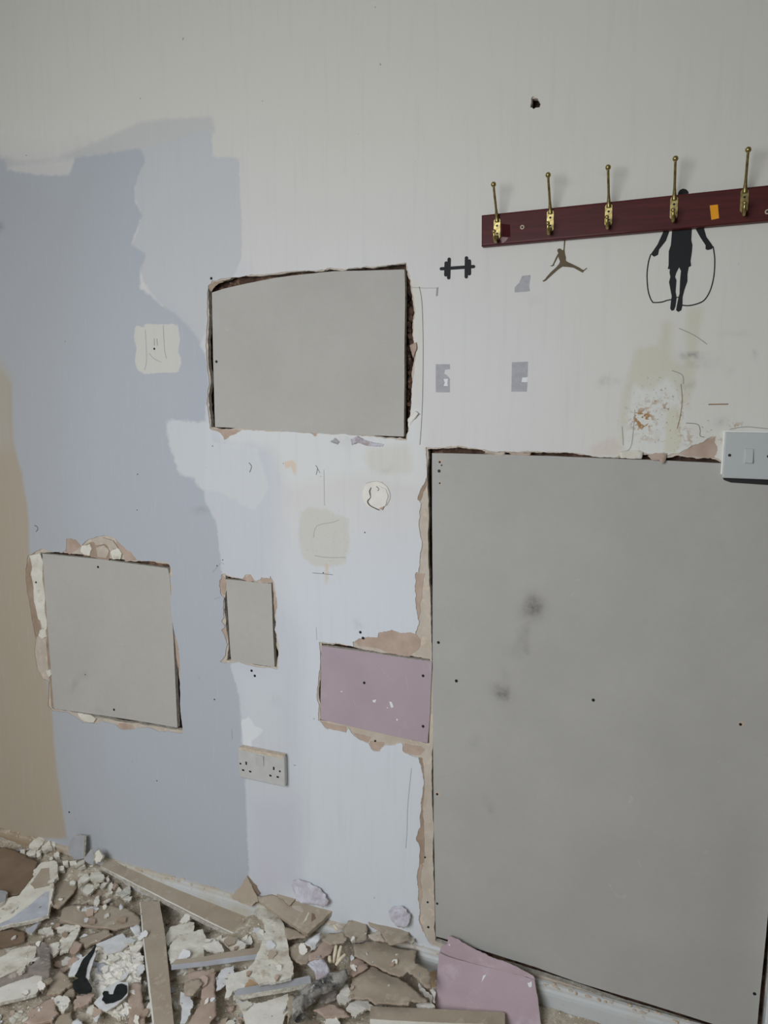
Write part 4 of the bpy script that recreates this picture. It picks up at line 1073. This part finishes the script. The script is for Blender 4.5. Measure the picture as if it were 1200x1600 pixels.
piece('plaster_curl', 'dirty grey curved rag-like strip at the left edge', SH, K(*T2, [(-60,545),(100,500),(200,452),(320,392),(362,312),(345,250),(360,200),(430,190),(466,240),(478,400),(462,522),(402,645),(383,602),(402,482),(330,470),(150,522),(-60,600)]), 0.040, 0.010, ('greyrag', 'greyrag', 'greyrag'), seed=73, crump=0.007, amp=0.0025, grid=0.005)
for i, (pp, lb, m, hh_) in enumerate([
    ([(540,202),(600,140),(700,72),(742,58),(722,132),(692,182),(640,282),(560,302)], 'cream pointed flake above the left white scrap', CR, .024),
    ([(470,212),(550,190),(556,272),(500,322),(462,290)], 'rounded cream knob right of the grey curl', CR, .030),
    ([(520,60),(640,30),(760,50),(700,75),(600,105),(540,95)], 'long cream sliver below the tan crescent paper', CR, .018),
    ([(760,152),(880,100),(1000,60),(1062,112),(940,182),(800,232),(740,182)], 'flat tan flake above the large white scrap', TN, .018),
    ([(650,200),(690,180),(740,190),(765,230),(700,300),(650,290)], 'pinkish brown curled flake left of the black blade', PT, .024),
    ([(860,362),(980,390),(992,442),(940,462),(870,422),(850,392)], 'pale grey tile right of the black blade', ('bluewhite', 'gypsum', 'gypsum'), .026),
    ([(845,440),(960,470),(950,560),(870,560)], 'pale grey square below the pale grey tile', ('bluewhite', 'gypsum', 'gypsum'), .022),
    ([(720,702),(860,668),(892,690),(860,732),(800,782),(700,822),(688,762)], 'pinkish tan block below the black blade', PT, .034),
    ([(500,722),(560,690),(622,700),(662,742),(640,800),(600,842),(570,832)], 'cream pebble left of the pinkish block', CL, .034),
    ([(450,562),(560,450),(642,502),(682,582),(560,682),(440,682)], 'tan torn paper left of the black blade', TN, .022),
    ([(290,812),(400,740),(500,702),(522,802),(552,862),(490,942),(380,960),(262,964),(232,940)], 'pinkish tan paper at the bottom left', PT, .020),
    ([(552,862),(672,832),(702,962),(690,1000),(500,1000)], 'tan paper right of the pinkish one at the bottom', TN, .020),
    ([(580,640),(660,590),(700,640),(690,700),(630,720),(570,700)], 'dull tan flake beneath the black blade', TN, .018),
    ([(820,800),(880,780),(930,830),(920,900),(860,910),(815,860)], 'dusty round flake below the black hook scrap', CR, .026),
    ([(680,930),(740,900),(770,940),(760,990),(690,990)], 'small white chip at the bottom left edge', WH, .024),
    ([(920,250),(990,260),(1000,340),(940,370),(880,340)], 'tan lump between blade and white scrap', CR, .026),
    ([(1010,320),(1100,300),(1120,350),(1050,390),(1005,370)], 'tan lump below the large white scrap', CR, .026),
    ([(870,880),(960,850),(920,930),(900,950)], 'white sliver below the round flake', WH, .028),
    ([(-40,80),(120,60),(240,100),(230,180),(100,220),(-40,250)], 'brown paper under the large torn board', BW, .012),
    ([(400,60),(480,40),(500,130),(440,150)], 'small tan chip right of the lilac triangle', CR, .02)]):
    piece('plaster_shard', lb, SH, K(*T2, pp), hh_, 0.005, m, seed=80 + i, crump=0.0035, amp=0.0034, step=0.0035, grid=0.006, group='torn pieces in the lower left rubble')
piece('white_scrap', 'white painted scrap carrying the black blade shape', OC, K(*T2, [(838,292),(880,258),(900,300),(840,480),(830,560),(790,570),(722,505),(640,512),(640,490),(682,392),(762,340)]), 0.030, 0.003, WH, seed=101, amp=0.001, abs_h=0.060,
      parts=[])
piece('black_scrap', 'black curved blade-shaped scrap on white painted plaster', 'scrap', K(*T2, [(850,275),(890,220),(905,225),(880,290),(840,360),(812,440),(800,520),(830,560),(865,620),(860,650),(800,670),(740,675),(690,630),(680,560),(740,530),(700,505),(740,430),(780,350)]), abs_h=0.0625, t=0.002, mats=('blackscrap',), seed=102, amp=0.0008)
piece('white_scrap', 'largest bright white scrap above the black hook shape', OC, K(*T2, [(900,212),(1020,160),(1150,110),(1192,160),(1200,225),(1120,280),(1000,310),(960,242)]), 0.026, 0.004, WH, seed=103, amp=0.001)
piece('white_scrap', 'white scrap lying under the black hook shape', OC, K(*T2, [(880,762),(950,690),(960,640),(1100,560),(1200,570),(1195,690),(1100,782),(1000,842),(930,812)]), 0.024, 0.003, WH, seed=104, amp=0.001, abs_h=0.050)
piece('black_scrap', 'black hook-shaped scrap left of the upright tan strip', 'scrap', K(*T2, [(975,650),(1010,650),(1020,680),(1060,680),(1080,620),(1100,590),(1140,580),(1190,600),(1192,660),(1140,720),(1060,755),(990,765),(955,730),(970,700),(960,670)]), abs_h=0.0525, t=0.002, mats= ('blackscrap',), seed=105, amp=0.0008)
# middle
for i, (TT, pp, lb, m, hh_, cr_) in enumerate([
    (T3, [(380,272),(420,182),(500,140),(560,110),(700,70),(732,150),(715,330),(560,345),(430,372),(402,402)], 'broad rounded cream slab behind the blue-edged strip', CR, .030, .0015),
    (T3, [(350,150),(400,50),(560,-10),(620,10),(610,90),(560,110),(420,180),(370,230)], 'dusty tan slab above the rounded cream slab', CR, .026, .002),
    (T3, [(690,232),(780,150),(852,190),(902,282),(840,292),(760,262)], 'cream crumbly flake right of the rounded slab', CL, .036, .003),
    (T3, [(860,160),(950,150),(1110,205),(1100,245),(1040,272),(960,252)], 'cream tapering flake under the end of the long strip', CR, .030, .002),
    (T3, [(545,620),(570,480),(800,438),(815,500),(825,700),(830,860),(770,962),(700,1010),(545,1010),(640,820),(690,720),(680,600)], 'pinkish tan upright board below the blue-edged strip', PT, .030, .002),
    (T3, [(520,602),(560,560),(670,540),(702,582),(650,642),(612,692),(530,682)], 'crumpled tan paper knot on the pinkish upright board', TN, .040, .004),
    (T3, [(490,650),(590,710),(613,782),(590,860),(540,952),(490,962)], 'bright white curved blade of painted paper at the bottom', WH, .028, .0),
    (T3, [(820,540),(870,450),(992,415),(1002,500),(920,590),(825,648)], 'glossy white piece below the blue-edged strip', WH, .026, .0),
    (T3, [(20,602),(60,570),(122,582),(150,780),(160,990),(0,1000)], 'pinkish tan piece left of the upright tan strip', PT, .026, .002),
    (T3, [(150,852),(230,722),(242,850),(182,882)], 'small cream wedge against the upright tan strip', CL, .024, .002),
    (T3, [(80,420),(152,400),(142,470),(95,527)], 'white triangular chip left of the upright strip', WH, .03, .0),
    (T3, [(20,50),(100,10),(125,60),(130,150),(60,130)], 'white lump left of the upright strip top', WH, .026, .003),
    (T3, [(10,170),(130,160),(140,230),(80,290),(20,260)], 'pale crumbly lump left of the upright strip', CL, .026, .004),
    (T3, [(20,330),(100,300),(150,330),(150,390),(60,400)], 'pale flaky lump over the pinkish piece', CL, .026, .004),
    (T4, [(-180,560),(40,500),(60,560),(100,600),(20,690),(-60,700),(-120,760),(-190,800)], 'cream flake left of the hourglass sheet', CL, .030, .002),
    (T4, [(30,640),(60,600),(100,600),(178,655),(20,692)], 'small orange tan corner under the pale grey strip', ('orange_wood', 'gypsum', 'gypsum'), .034, .0),
    (T4, [(0,862),(150,850),(300,812),(462,752),(452,870),(452,962),(400,1080),(20,1080),(0,950)], 'large smooth pale slab at the bottom below the grey strip', CL, .030, .001),
    (T4, [(430,60),(520,60),(600,110),(692,142),(640,172),(470,182),(438,130)], 'tan rounded sheet under the broad broken board', TN, .034, .002),
    (T4, [(480,272),(560,220),(640,200),(692,270),(722,332),(662,442),(600,452),(500,372)], 'tan round paper left of the white foam strands', TN, .034, .003),
    (T4, [(640,210),(720,160),(790,122),(822,110),(802,180),(745,290),(702,312),(690,250)], 'white torn flake above the lilac scrap', WH, .042, .004),
    (T4, [(700,330),(780,270),(840,202),(980,240),(932,300),(850,362),(690,402)], 'brownish pink folded paper beside the foam strands', PT, .046, .005),
    (T4, [(820,192),(900,120),(1050,118),(1082,180),(1052,222),(900,242)], 'tan folded strip above the foam strands', TN, .056, .003),
    (T4, [(130,110),(210,80),(235,130),(215,190),(150,190)], 'crumbly cream lump at the end of the long strip', CL, .030, .005),
    (T4, [(980,765),(1060,660),(1090,650),(1135,780),(1100,830),(1062,862),(1000,850)], 'white rounded chip right of the sooty roll', CL, .034, .002),
    (T5, [(138,902),(250,812),(370,820),(432,882),(400,912),(330,920),(240,992),(190,960)], 'cream angular chip below the white rounded chip', CL, .036, .002),
    (T4, [(730,922),(900,850),(1040,900),(1112,982),(1000,1002),(850,1002)], 'pinkish flat flake at the bottom beside the sooty roll', PT, .030, .001),
    (T4, [(860,1010),(980,1000),(1010,1080),(840,1090)], 'cream chip at the bottom edge under the pinkish flake', CL, .028, .002),
    (T4, [(470,780),(520,760),(560,800),(520,960),(460,1060),(455,900)], 'tan sliver between pale slab and sooty roll', TN, .028, .002),
    (T4, [(800,760),(960,700),(980,800),(880,850),(810,850)], 'grey brown flake under the sooty roll', ('greyrag',), .022, .003),
    (T5, [(110,50),(170,-10),(220,-30),(340,-10),(362,60),(350,182),(220,212),(130,150)], 'rounded tan paper right of the broad broken board', TN, .050, .004),
    (T5, [(355,-100),(400,-122),(470,-118),(600,-40),(700,30),(800,100),(812,200),(600,242),(540,202),(500,100),(380,30)], 'tan torn sheet below the lilac ball against the wall', TN, .055, .004),
    (T5, [(368,135),(440,110),(502,66),(515,120),(540,172),(556,196),(430,202),(372,170)], 'pale tan zigzag torn tongue of paper', ('tan', 'tan_dark', 'tan_dark'), .060, .003),
    (T5, [(225,225),(330,200),(440,195),(560,210),(620,250),(780,280),(875,300),(862,440),(992,500),(1022,600),(1022,700),(960,690),(880,600),(780,525),(690,572),(560,520),(380,440),(222,362)], 'large tan paper sheet with a small dark hole', TN, .052, .005),
    (T5, [(195,592),(300,520),(400,472),(560,542),(700,582),(780,640),(900,740),(982,802),(970,832),(812,826),(790,872),(680,865),(560,850),(430,857),(360,812),(200,802),(180,700)], 'largest tan sheet sprinkled with white chips left of the pink board', TN, .050, .004),
    (T5, [(210,370),(300,390),(380,440),(370,480),(220,570),(160,560),(180,450)], 'reddish brown crumpled paper below the large sheet', PT, .044, .006),
    (T5, [(800,60),(850,60),(870,130),(850,210),(815,230),(800,180)], 'curled cream sliver beside the skirting end', CR, .060, .004),
    (T5, [(890,640),(940,700),(1000,740),(1040,800),(1020,830),(960,790),(900,720)], 'white splintered chip left of the pink board', CL, .036, .004),
    (T5, [(1010,520),(1060,510),(1085,540),(1070,690),(1030,690)], 'orange tan board sliver against the pink board', ('orange_wood', 'gypsum', 'gypsum'), .030, .0),
    (T5, [(870,850),(900,830),(960,850),(1020,840),(1060,870),(1040,900),(900,900)], 'cream fringe of broken plaster by the pink board', CL, .034, .006),
    (T5, [(1010,700),(1045,690),(1075,740),(1068,830),(1040,820)], 'narrow white chip upright beside the pink board', CL, .036, .003)]):
    piece('plaster_shard' if m in (CR, CL, WH) else 'torn_paper', lb, SH if m in (CR, CL, WH) else PP, K(*TT, pp), hh_, 0.005 if m in (CR, CL) else 0.002, m, seed=120 + i, crump=cr_ * 1.2, amp=0.0034, step=0.0035, grid=0.007, group='torn pieces in the middle rubble')
piece('plaster_sheet', 'large hourglass-shaped cream sheet of torn plaster in the middle', SH, [(398,1421),(406,1415),(416,1417),(428,1425),(440,1438),(446,1457),(450,1476),(455,1501),(459,1521),(455,1529),(430,1534),(405,1538),(397,1528),(387,1524),(386,1515),(398,1500),(408,1476),(415,1455),(412,1440),(403,1432)], 0.046, 0.007, CR, seed=170, crump=0.003, amp=0.003, grid=0.006)
piece('wallpaper_scrap', 'crumpled lilac and white wallpaper strip leaning against the wall', PP, K(*T6, [(640,302),(636,240),(652,208),(700,205),(790,235),(900,290),(955,350),(985,405),(930,470),(830,440),(740,430),(680,380)]), 0.09, 0.0015, LI, n=(0, -1, 0.3), seed=171, crump=0.005, amp=0.003, P0=W(490, 1402, -0.017), cfreq=55, grid=0.004)
piece('wallpaper_scrap', 'crumpled lilac wallpaper ball at the foot of the wall', PP, [(608,1422),(614,1416),(626,1415),(634,1420),(640,1428),(639,1442),(630,1452),(620,1448),(611,1438)], 0.082, 0.0015, LI, n=(0, -1, 0.3), seed=172, crump=0.006, amp=0.003, P0=W(625, 1432, -0.017), grid=0.004, cfreq=60)
piece('wallpaper_scrap', 'lilac striped scrap above the sooty roll', PP, K(*T4, [(668,442),(730,390),(800,340),(862,420),(902,502),(880,562),(760,622),(742,522)]), 0.052, 0.0015, LI, n=(0.1, -0.3, 1), seed=173, crump=0.005, amp=0.0015)

def floor_tube(name, label, cat, TT, pts, h, r, mat, na=0.0, seg=12, group=None):
    P_ = []
    for i, (px, py) in enumerate(K(*TT, pts)):
        q = F(px, py, 0.05); z = mound(q.x, q.y) + (h[i] if isinstance(h, (list, tuple)) else h); P_.append(F(px, py, z))
    P_ = smooth_line(P_, 6); bm = bmesh.new(); n = len(P_)
    rr_ = [r * (0.55 + 0.45 * math.sin(math.pi * min(1, max(0, (i + 1.5) / (n + 2)))) ** 0.5) for i in range(n)]
    tube_bm(bm, P_, rr_, seg, na)
    o = bm_obj(name, bm, [mat]); tag(o, label, cat, group); recenter(o)
    PIECES.append(o)
    return o
floor_tube('sooty_roll', 'bent sooty grey and black roll among the rubble, right of the grey strip', 'roll', T4, [(1085,560),(1000,590),(860,660),(720,735),(620,820),(570,920),(600,1010)], [.050,.053,.055,.053,.048,.044,.040], 0.0170, 'char', 0.35, 24)
for i, (pp, lb) in enumerate([([(968,250),(955,340),(940,425)], 'left upright cream foam strand'), ([(1020,255),(1000,330),(985,430)], 'middle upright cream foam strand'), ([(1062,345),(1020,385),(965,455)], 'slanting cream foam strand at the right'), ([(902,355),(900,390),(908,425)], 'short cream foam strand at the left'), ([(945,40),(965,65),(985,90)], 'small white foam strand under the broken board')]):
    floor_tube('foam_strand', lb, 'foam strand', T4, pp, .05 + .002 * i, 0.0042, 'foam', 0.3, 8, 'foam strands')

# pink board leaning on the skirting
ppk = F(760, 1600, 0.03)
main_n = Vector((0.02, -1.0, 0.75)).normalized()
def lean(name, px, Pn, nv, t, mats, parent, crump=0, amp=0.0008, seed=1, disp2=None):
    rng = random.Random(seed)
    uu = Vector((1, 0, 0)) - nv * nv.x; uu.normalize(); vv = nv.cross(uu)
    p2 = []
    for p in px:
        w = onplane(p[0], p[1], Pn, nv) - Pn; p2.append(Vector((w.dot(uu), w.dot(vv))))
    p2 = rough_poly(p2, amp, 0.006, rng)
    V, T = sheet(p2, (), 0.009)
    return solid(name, V, T, lambda u, v: Pn + uu * u + vv * v, nv, t, mats, parent, (lambda p: crump * noise.fractal(p * 22, 1, 2, 3)) if crump else None)
e = empty('pink_board', (ppk.x, ppk.y, 0.0)); tag(e, 'broken pink plasterboard piece leaning on the skirting below the large grey board', 'board')
Ptop = Vector((W(760, 1505).x, -0.030, 0.118))
o1 = lean('board_panel', [(686,1488),(700,1495),(760,1511),(800,1521),(835,1531),(840,1560),(850,1640),(676,1640),(682,1560),(683,1520)], Ptop, main_n, 0.010, ['pink_floor', 'cream_light', 'tan_floor'], e, 0.0008, seed=4)
under(o1, e)
n2 = Vector((-0.05, -1.0, 0.25)).normalized()
o2 = lean('folded_flap', [(687,1489),(689,1480),(698,1475),(701,1462),(706,1463),(725,1473),(750,1487),(770,1497),(800,1508),(834,1526),(836,1531),(800,1522),(760,1512),(700,1496)], Ptop + Vector((0, 0.004, 0.0)), n2, 0.002, ['pink_floor', 'pink_floor', 'cream'], e, 0.0035, amp=0.0015, seed=5)
under(o2, e)
for i, px in enumerate([[(824,1536),(831,1533),(831,1542),(827,1543)], [(755,1524),(760,1522),(752,1536)], [(700,1476),(704,1474),(703,1478)]]):
    q = lean('white_fleck', px, Ptop + main_n * 0.0016, main_n, 0.0006, ['whitemark'], e); under(q, e)
FOOT.append([(W(680,1490).x - .02, -0.001), (W(840,1530).x + .02, -0.001), (-0.18, -0.25), (-0.52, -0.25)])

# ------------------------------------------------------------------ loose crumbs between the pieces
rc = random.Random(99)
protos = []
for k in range(9):
    bm = bmesh.new(); bmesh.ops.create_icosphere(bm, subdivisions=1, radius=1.0)
    sx, sy, sz = rc.uniform(.8, 1.5), rc.uniform(.6, 1.0), rc.uniform(.25, .6)
    for v in bm.verts:
        f = 1 + 0.38 * noise.noise(v.co * 1.7 + Vector((k * 9, 3, 1)))
        v.co = Vector((v.co.x * sx, v.co.y * sy, v.co.z * sz)) * f
    me = bpy.data.meshes.new('plaster_crumb'); bmesh.ops.recalc_face_normals(bm, faces=bm.faces[:]); bm.to_mesh(me); bm.free()
    me.materials.append([M['cream'], M['cream_light'], M['cream'], M['tan_floor'], M['cream_light'], M['white'], M['pink_tan'], M['cream'], M['greypaint']][k]); protos.append(me)
cnt = 0; tries = 0
bpy.context.view_layer.update()
DG = bpy.context.evaluated_depsgraph_get()
def drop(x, y):
    hit, loc, nrm, idx, ob, mat = SC.ray_cast(DG, Vector((x, y, 0.35)), Vector((0, 0, -1)))
    if not hit or ob.name.split('.')[0] in ('board_panel', 'folded_flap', 'baseboard_back', 'foam_strand', 'sooty_roll', 'wallpaper_scrap', 'black_scrap', 'white_scrap', 'board_offcut'): return None
    return loc, nrm
FT = [np.array(f) for f in FOOT]
while cnt < 290 and tries < 9000:
    tries += 1
    px = rc.uniform(-15, 700); py = rc.uniform(1275, 1612)
    q = F(px, py, 0.02)
    if q.y > -0.022: continue
    pt = np.array([[q.x, q.y]])
    on_top = any(inside(pt, f)[0] for f in FOOT)
    if on_top and rc.random() < 0.72: continue
    dr = drop(q.x, q.y)
    if not dr or dr[1].z < 0.5: continue
    s = rc.choice([.002, .003, .004] if on_top else [.003, .004, .005, .006, .008, .011]) * rc.uniform(.8, 1.2)
    o = bpy.data.objects.new('plaster_crumb', rc.choice(protos)); COL.objects.link(o)
    o.scale = (s, s, s * rc.uniform(.8, 1.2)); o.rotation_euler = (rc.uniform(-.4, .4), rc.uniform(-.4, .4), rc.uniform(0, 6.28))
    o.location = (q.x, q.y, dr[0].z + s * 0.2)
    tag(o, 'small loose plaster crumb lying in the dust among the rubble', 'crumb', 'loose plaster crumbs')
    cnt += 1
for k in range(120):
    for _ in range(60):
        px = rc.uniform(-10, 690); py = rc.uniform(1300, 1605); q = F(px, py, 0.03)
        if q.y > -0.045: continue
        r_ = rc.choice([.008, .010, .013, .017])
        if any(inside(np.array([[q.x + dx * r_ * .6, q.y + dy * r_ * .6] for dx in (-1, 0, 1) for dy in (-1, 0, 1)]), f).sum() > 3 for f in FOOT) and rc.random() < .8: continue
        dr = drop(q.x, q.y)
        if not dr or dr[1].z < .6: continue
        break
    else: continue
    nn = rc.randint(5, 8); a0 = rc.uniform(0, 6.28)
    el = rc.uniform(.45, 1)
    pl = []
    for i in range(nn):
        a_ = 2 * math.pi * i / nn; rad_ = r_ * rc.uniform(.65, 1.15)
        u_, v_ = rad_ * math.cos(a_), rad_ * math.sin(a_) * el
        pl.append(Vector((u_ * math.cos(a0) - v_ * math.sin(a0), u_ * math.sin(a0) + v_ * math.cos(a0))))
    pl = rough_poly(pl, 0.0022, 0.003, rc)
    V, T = sheet(pl)
    cname, mm = rc.choice([('cream', CR), ('pale cream', CL), ('tan', TN), ('cream', CR), ('white', WH), ('pinkish tan', PT), ('pale cream', CL), ('dull brown', ('tan_dark', 'tan_dark', 'tan_dark'))])
    nv = Vector((rc.uniform(-.45, .45), rc.uniform(-.6, .2), 1)).normalized()
    uu = Vector((1, 0, 0)) - nv * nv.x; uu.normalize(); vv = nv.cross(uu)
    Pn = Vector((q.x, q.y, dr[0].z + 0.003 + r_ * .22))
    o = solid('plaster_flake', V, T, lambda u, v: Pn + uu * u + vv * v, nv, rc.choice([.002, .004, .006]), mm)
    tag(o, 'small %s torn flake lying tilted in the dust between larger pieces' % cname, 'flake', 'small %s flakes in the dust' % cname)
    recenter(o)
    FOOT.append([(q.x + r_ * .7 * math.cos(a), q.y + r_ * .7 * math.sin(a)) for a in (0, 1, 2, 3, 4, 5)])
# fine chips that nobody could count, joined
bm = bmesh.new(); k = 0
for i in range(9000):
    x = rc.uniform(-2.0, 0.05); y = -0.018 - rc.random() ** 1.2 * 0.62
    z = mound(x, y); s = rc.uniform(.0010, .0036)
    if x > -0.5 and rc.random() < .3: continue
    vs_ = [bm.verts.new(Vector((x, y, z)) + Vector((rc.uniform(-1, 1), rc.uniform(-1, 1), rc.uniform(-.2, 1))) * s) for _ in range(4)]
    for a_, b_, c_ in ((0, 1, 2), (0, 2, 3), (0, 3, 1), (1, 3, 2)): bm.faces.new((vs_[a_], vs_[b_], vs_[c_]))
fc = bm_obj('plaster_chips', bm, ['cream_light'], dust); tag(fc, 'fine pale plaster chips scattered over the dust', kind='stuff')
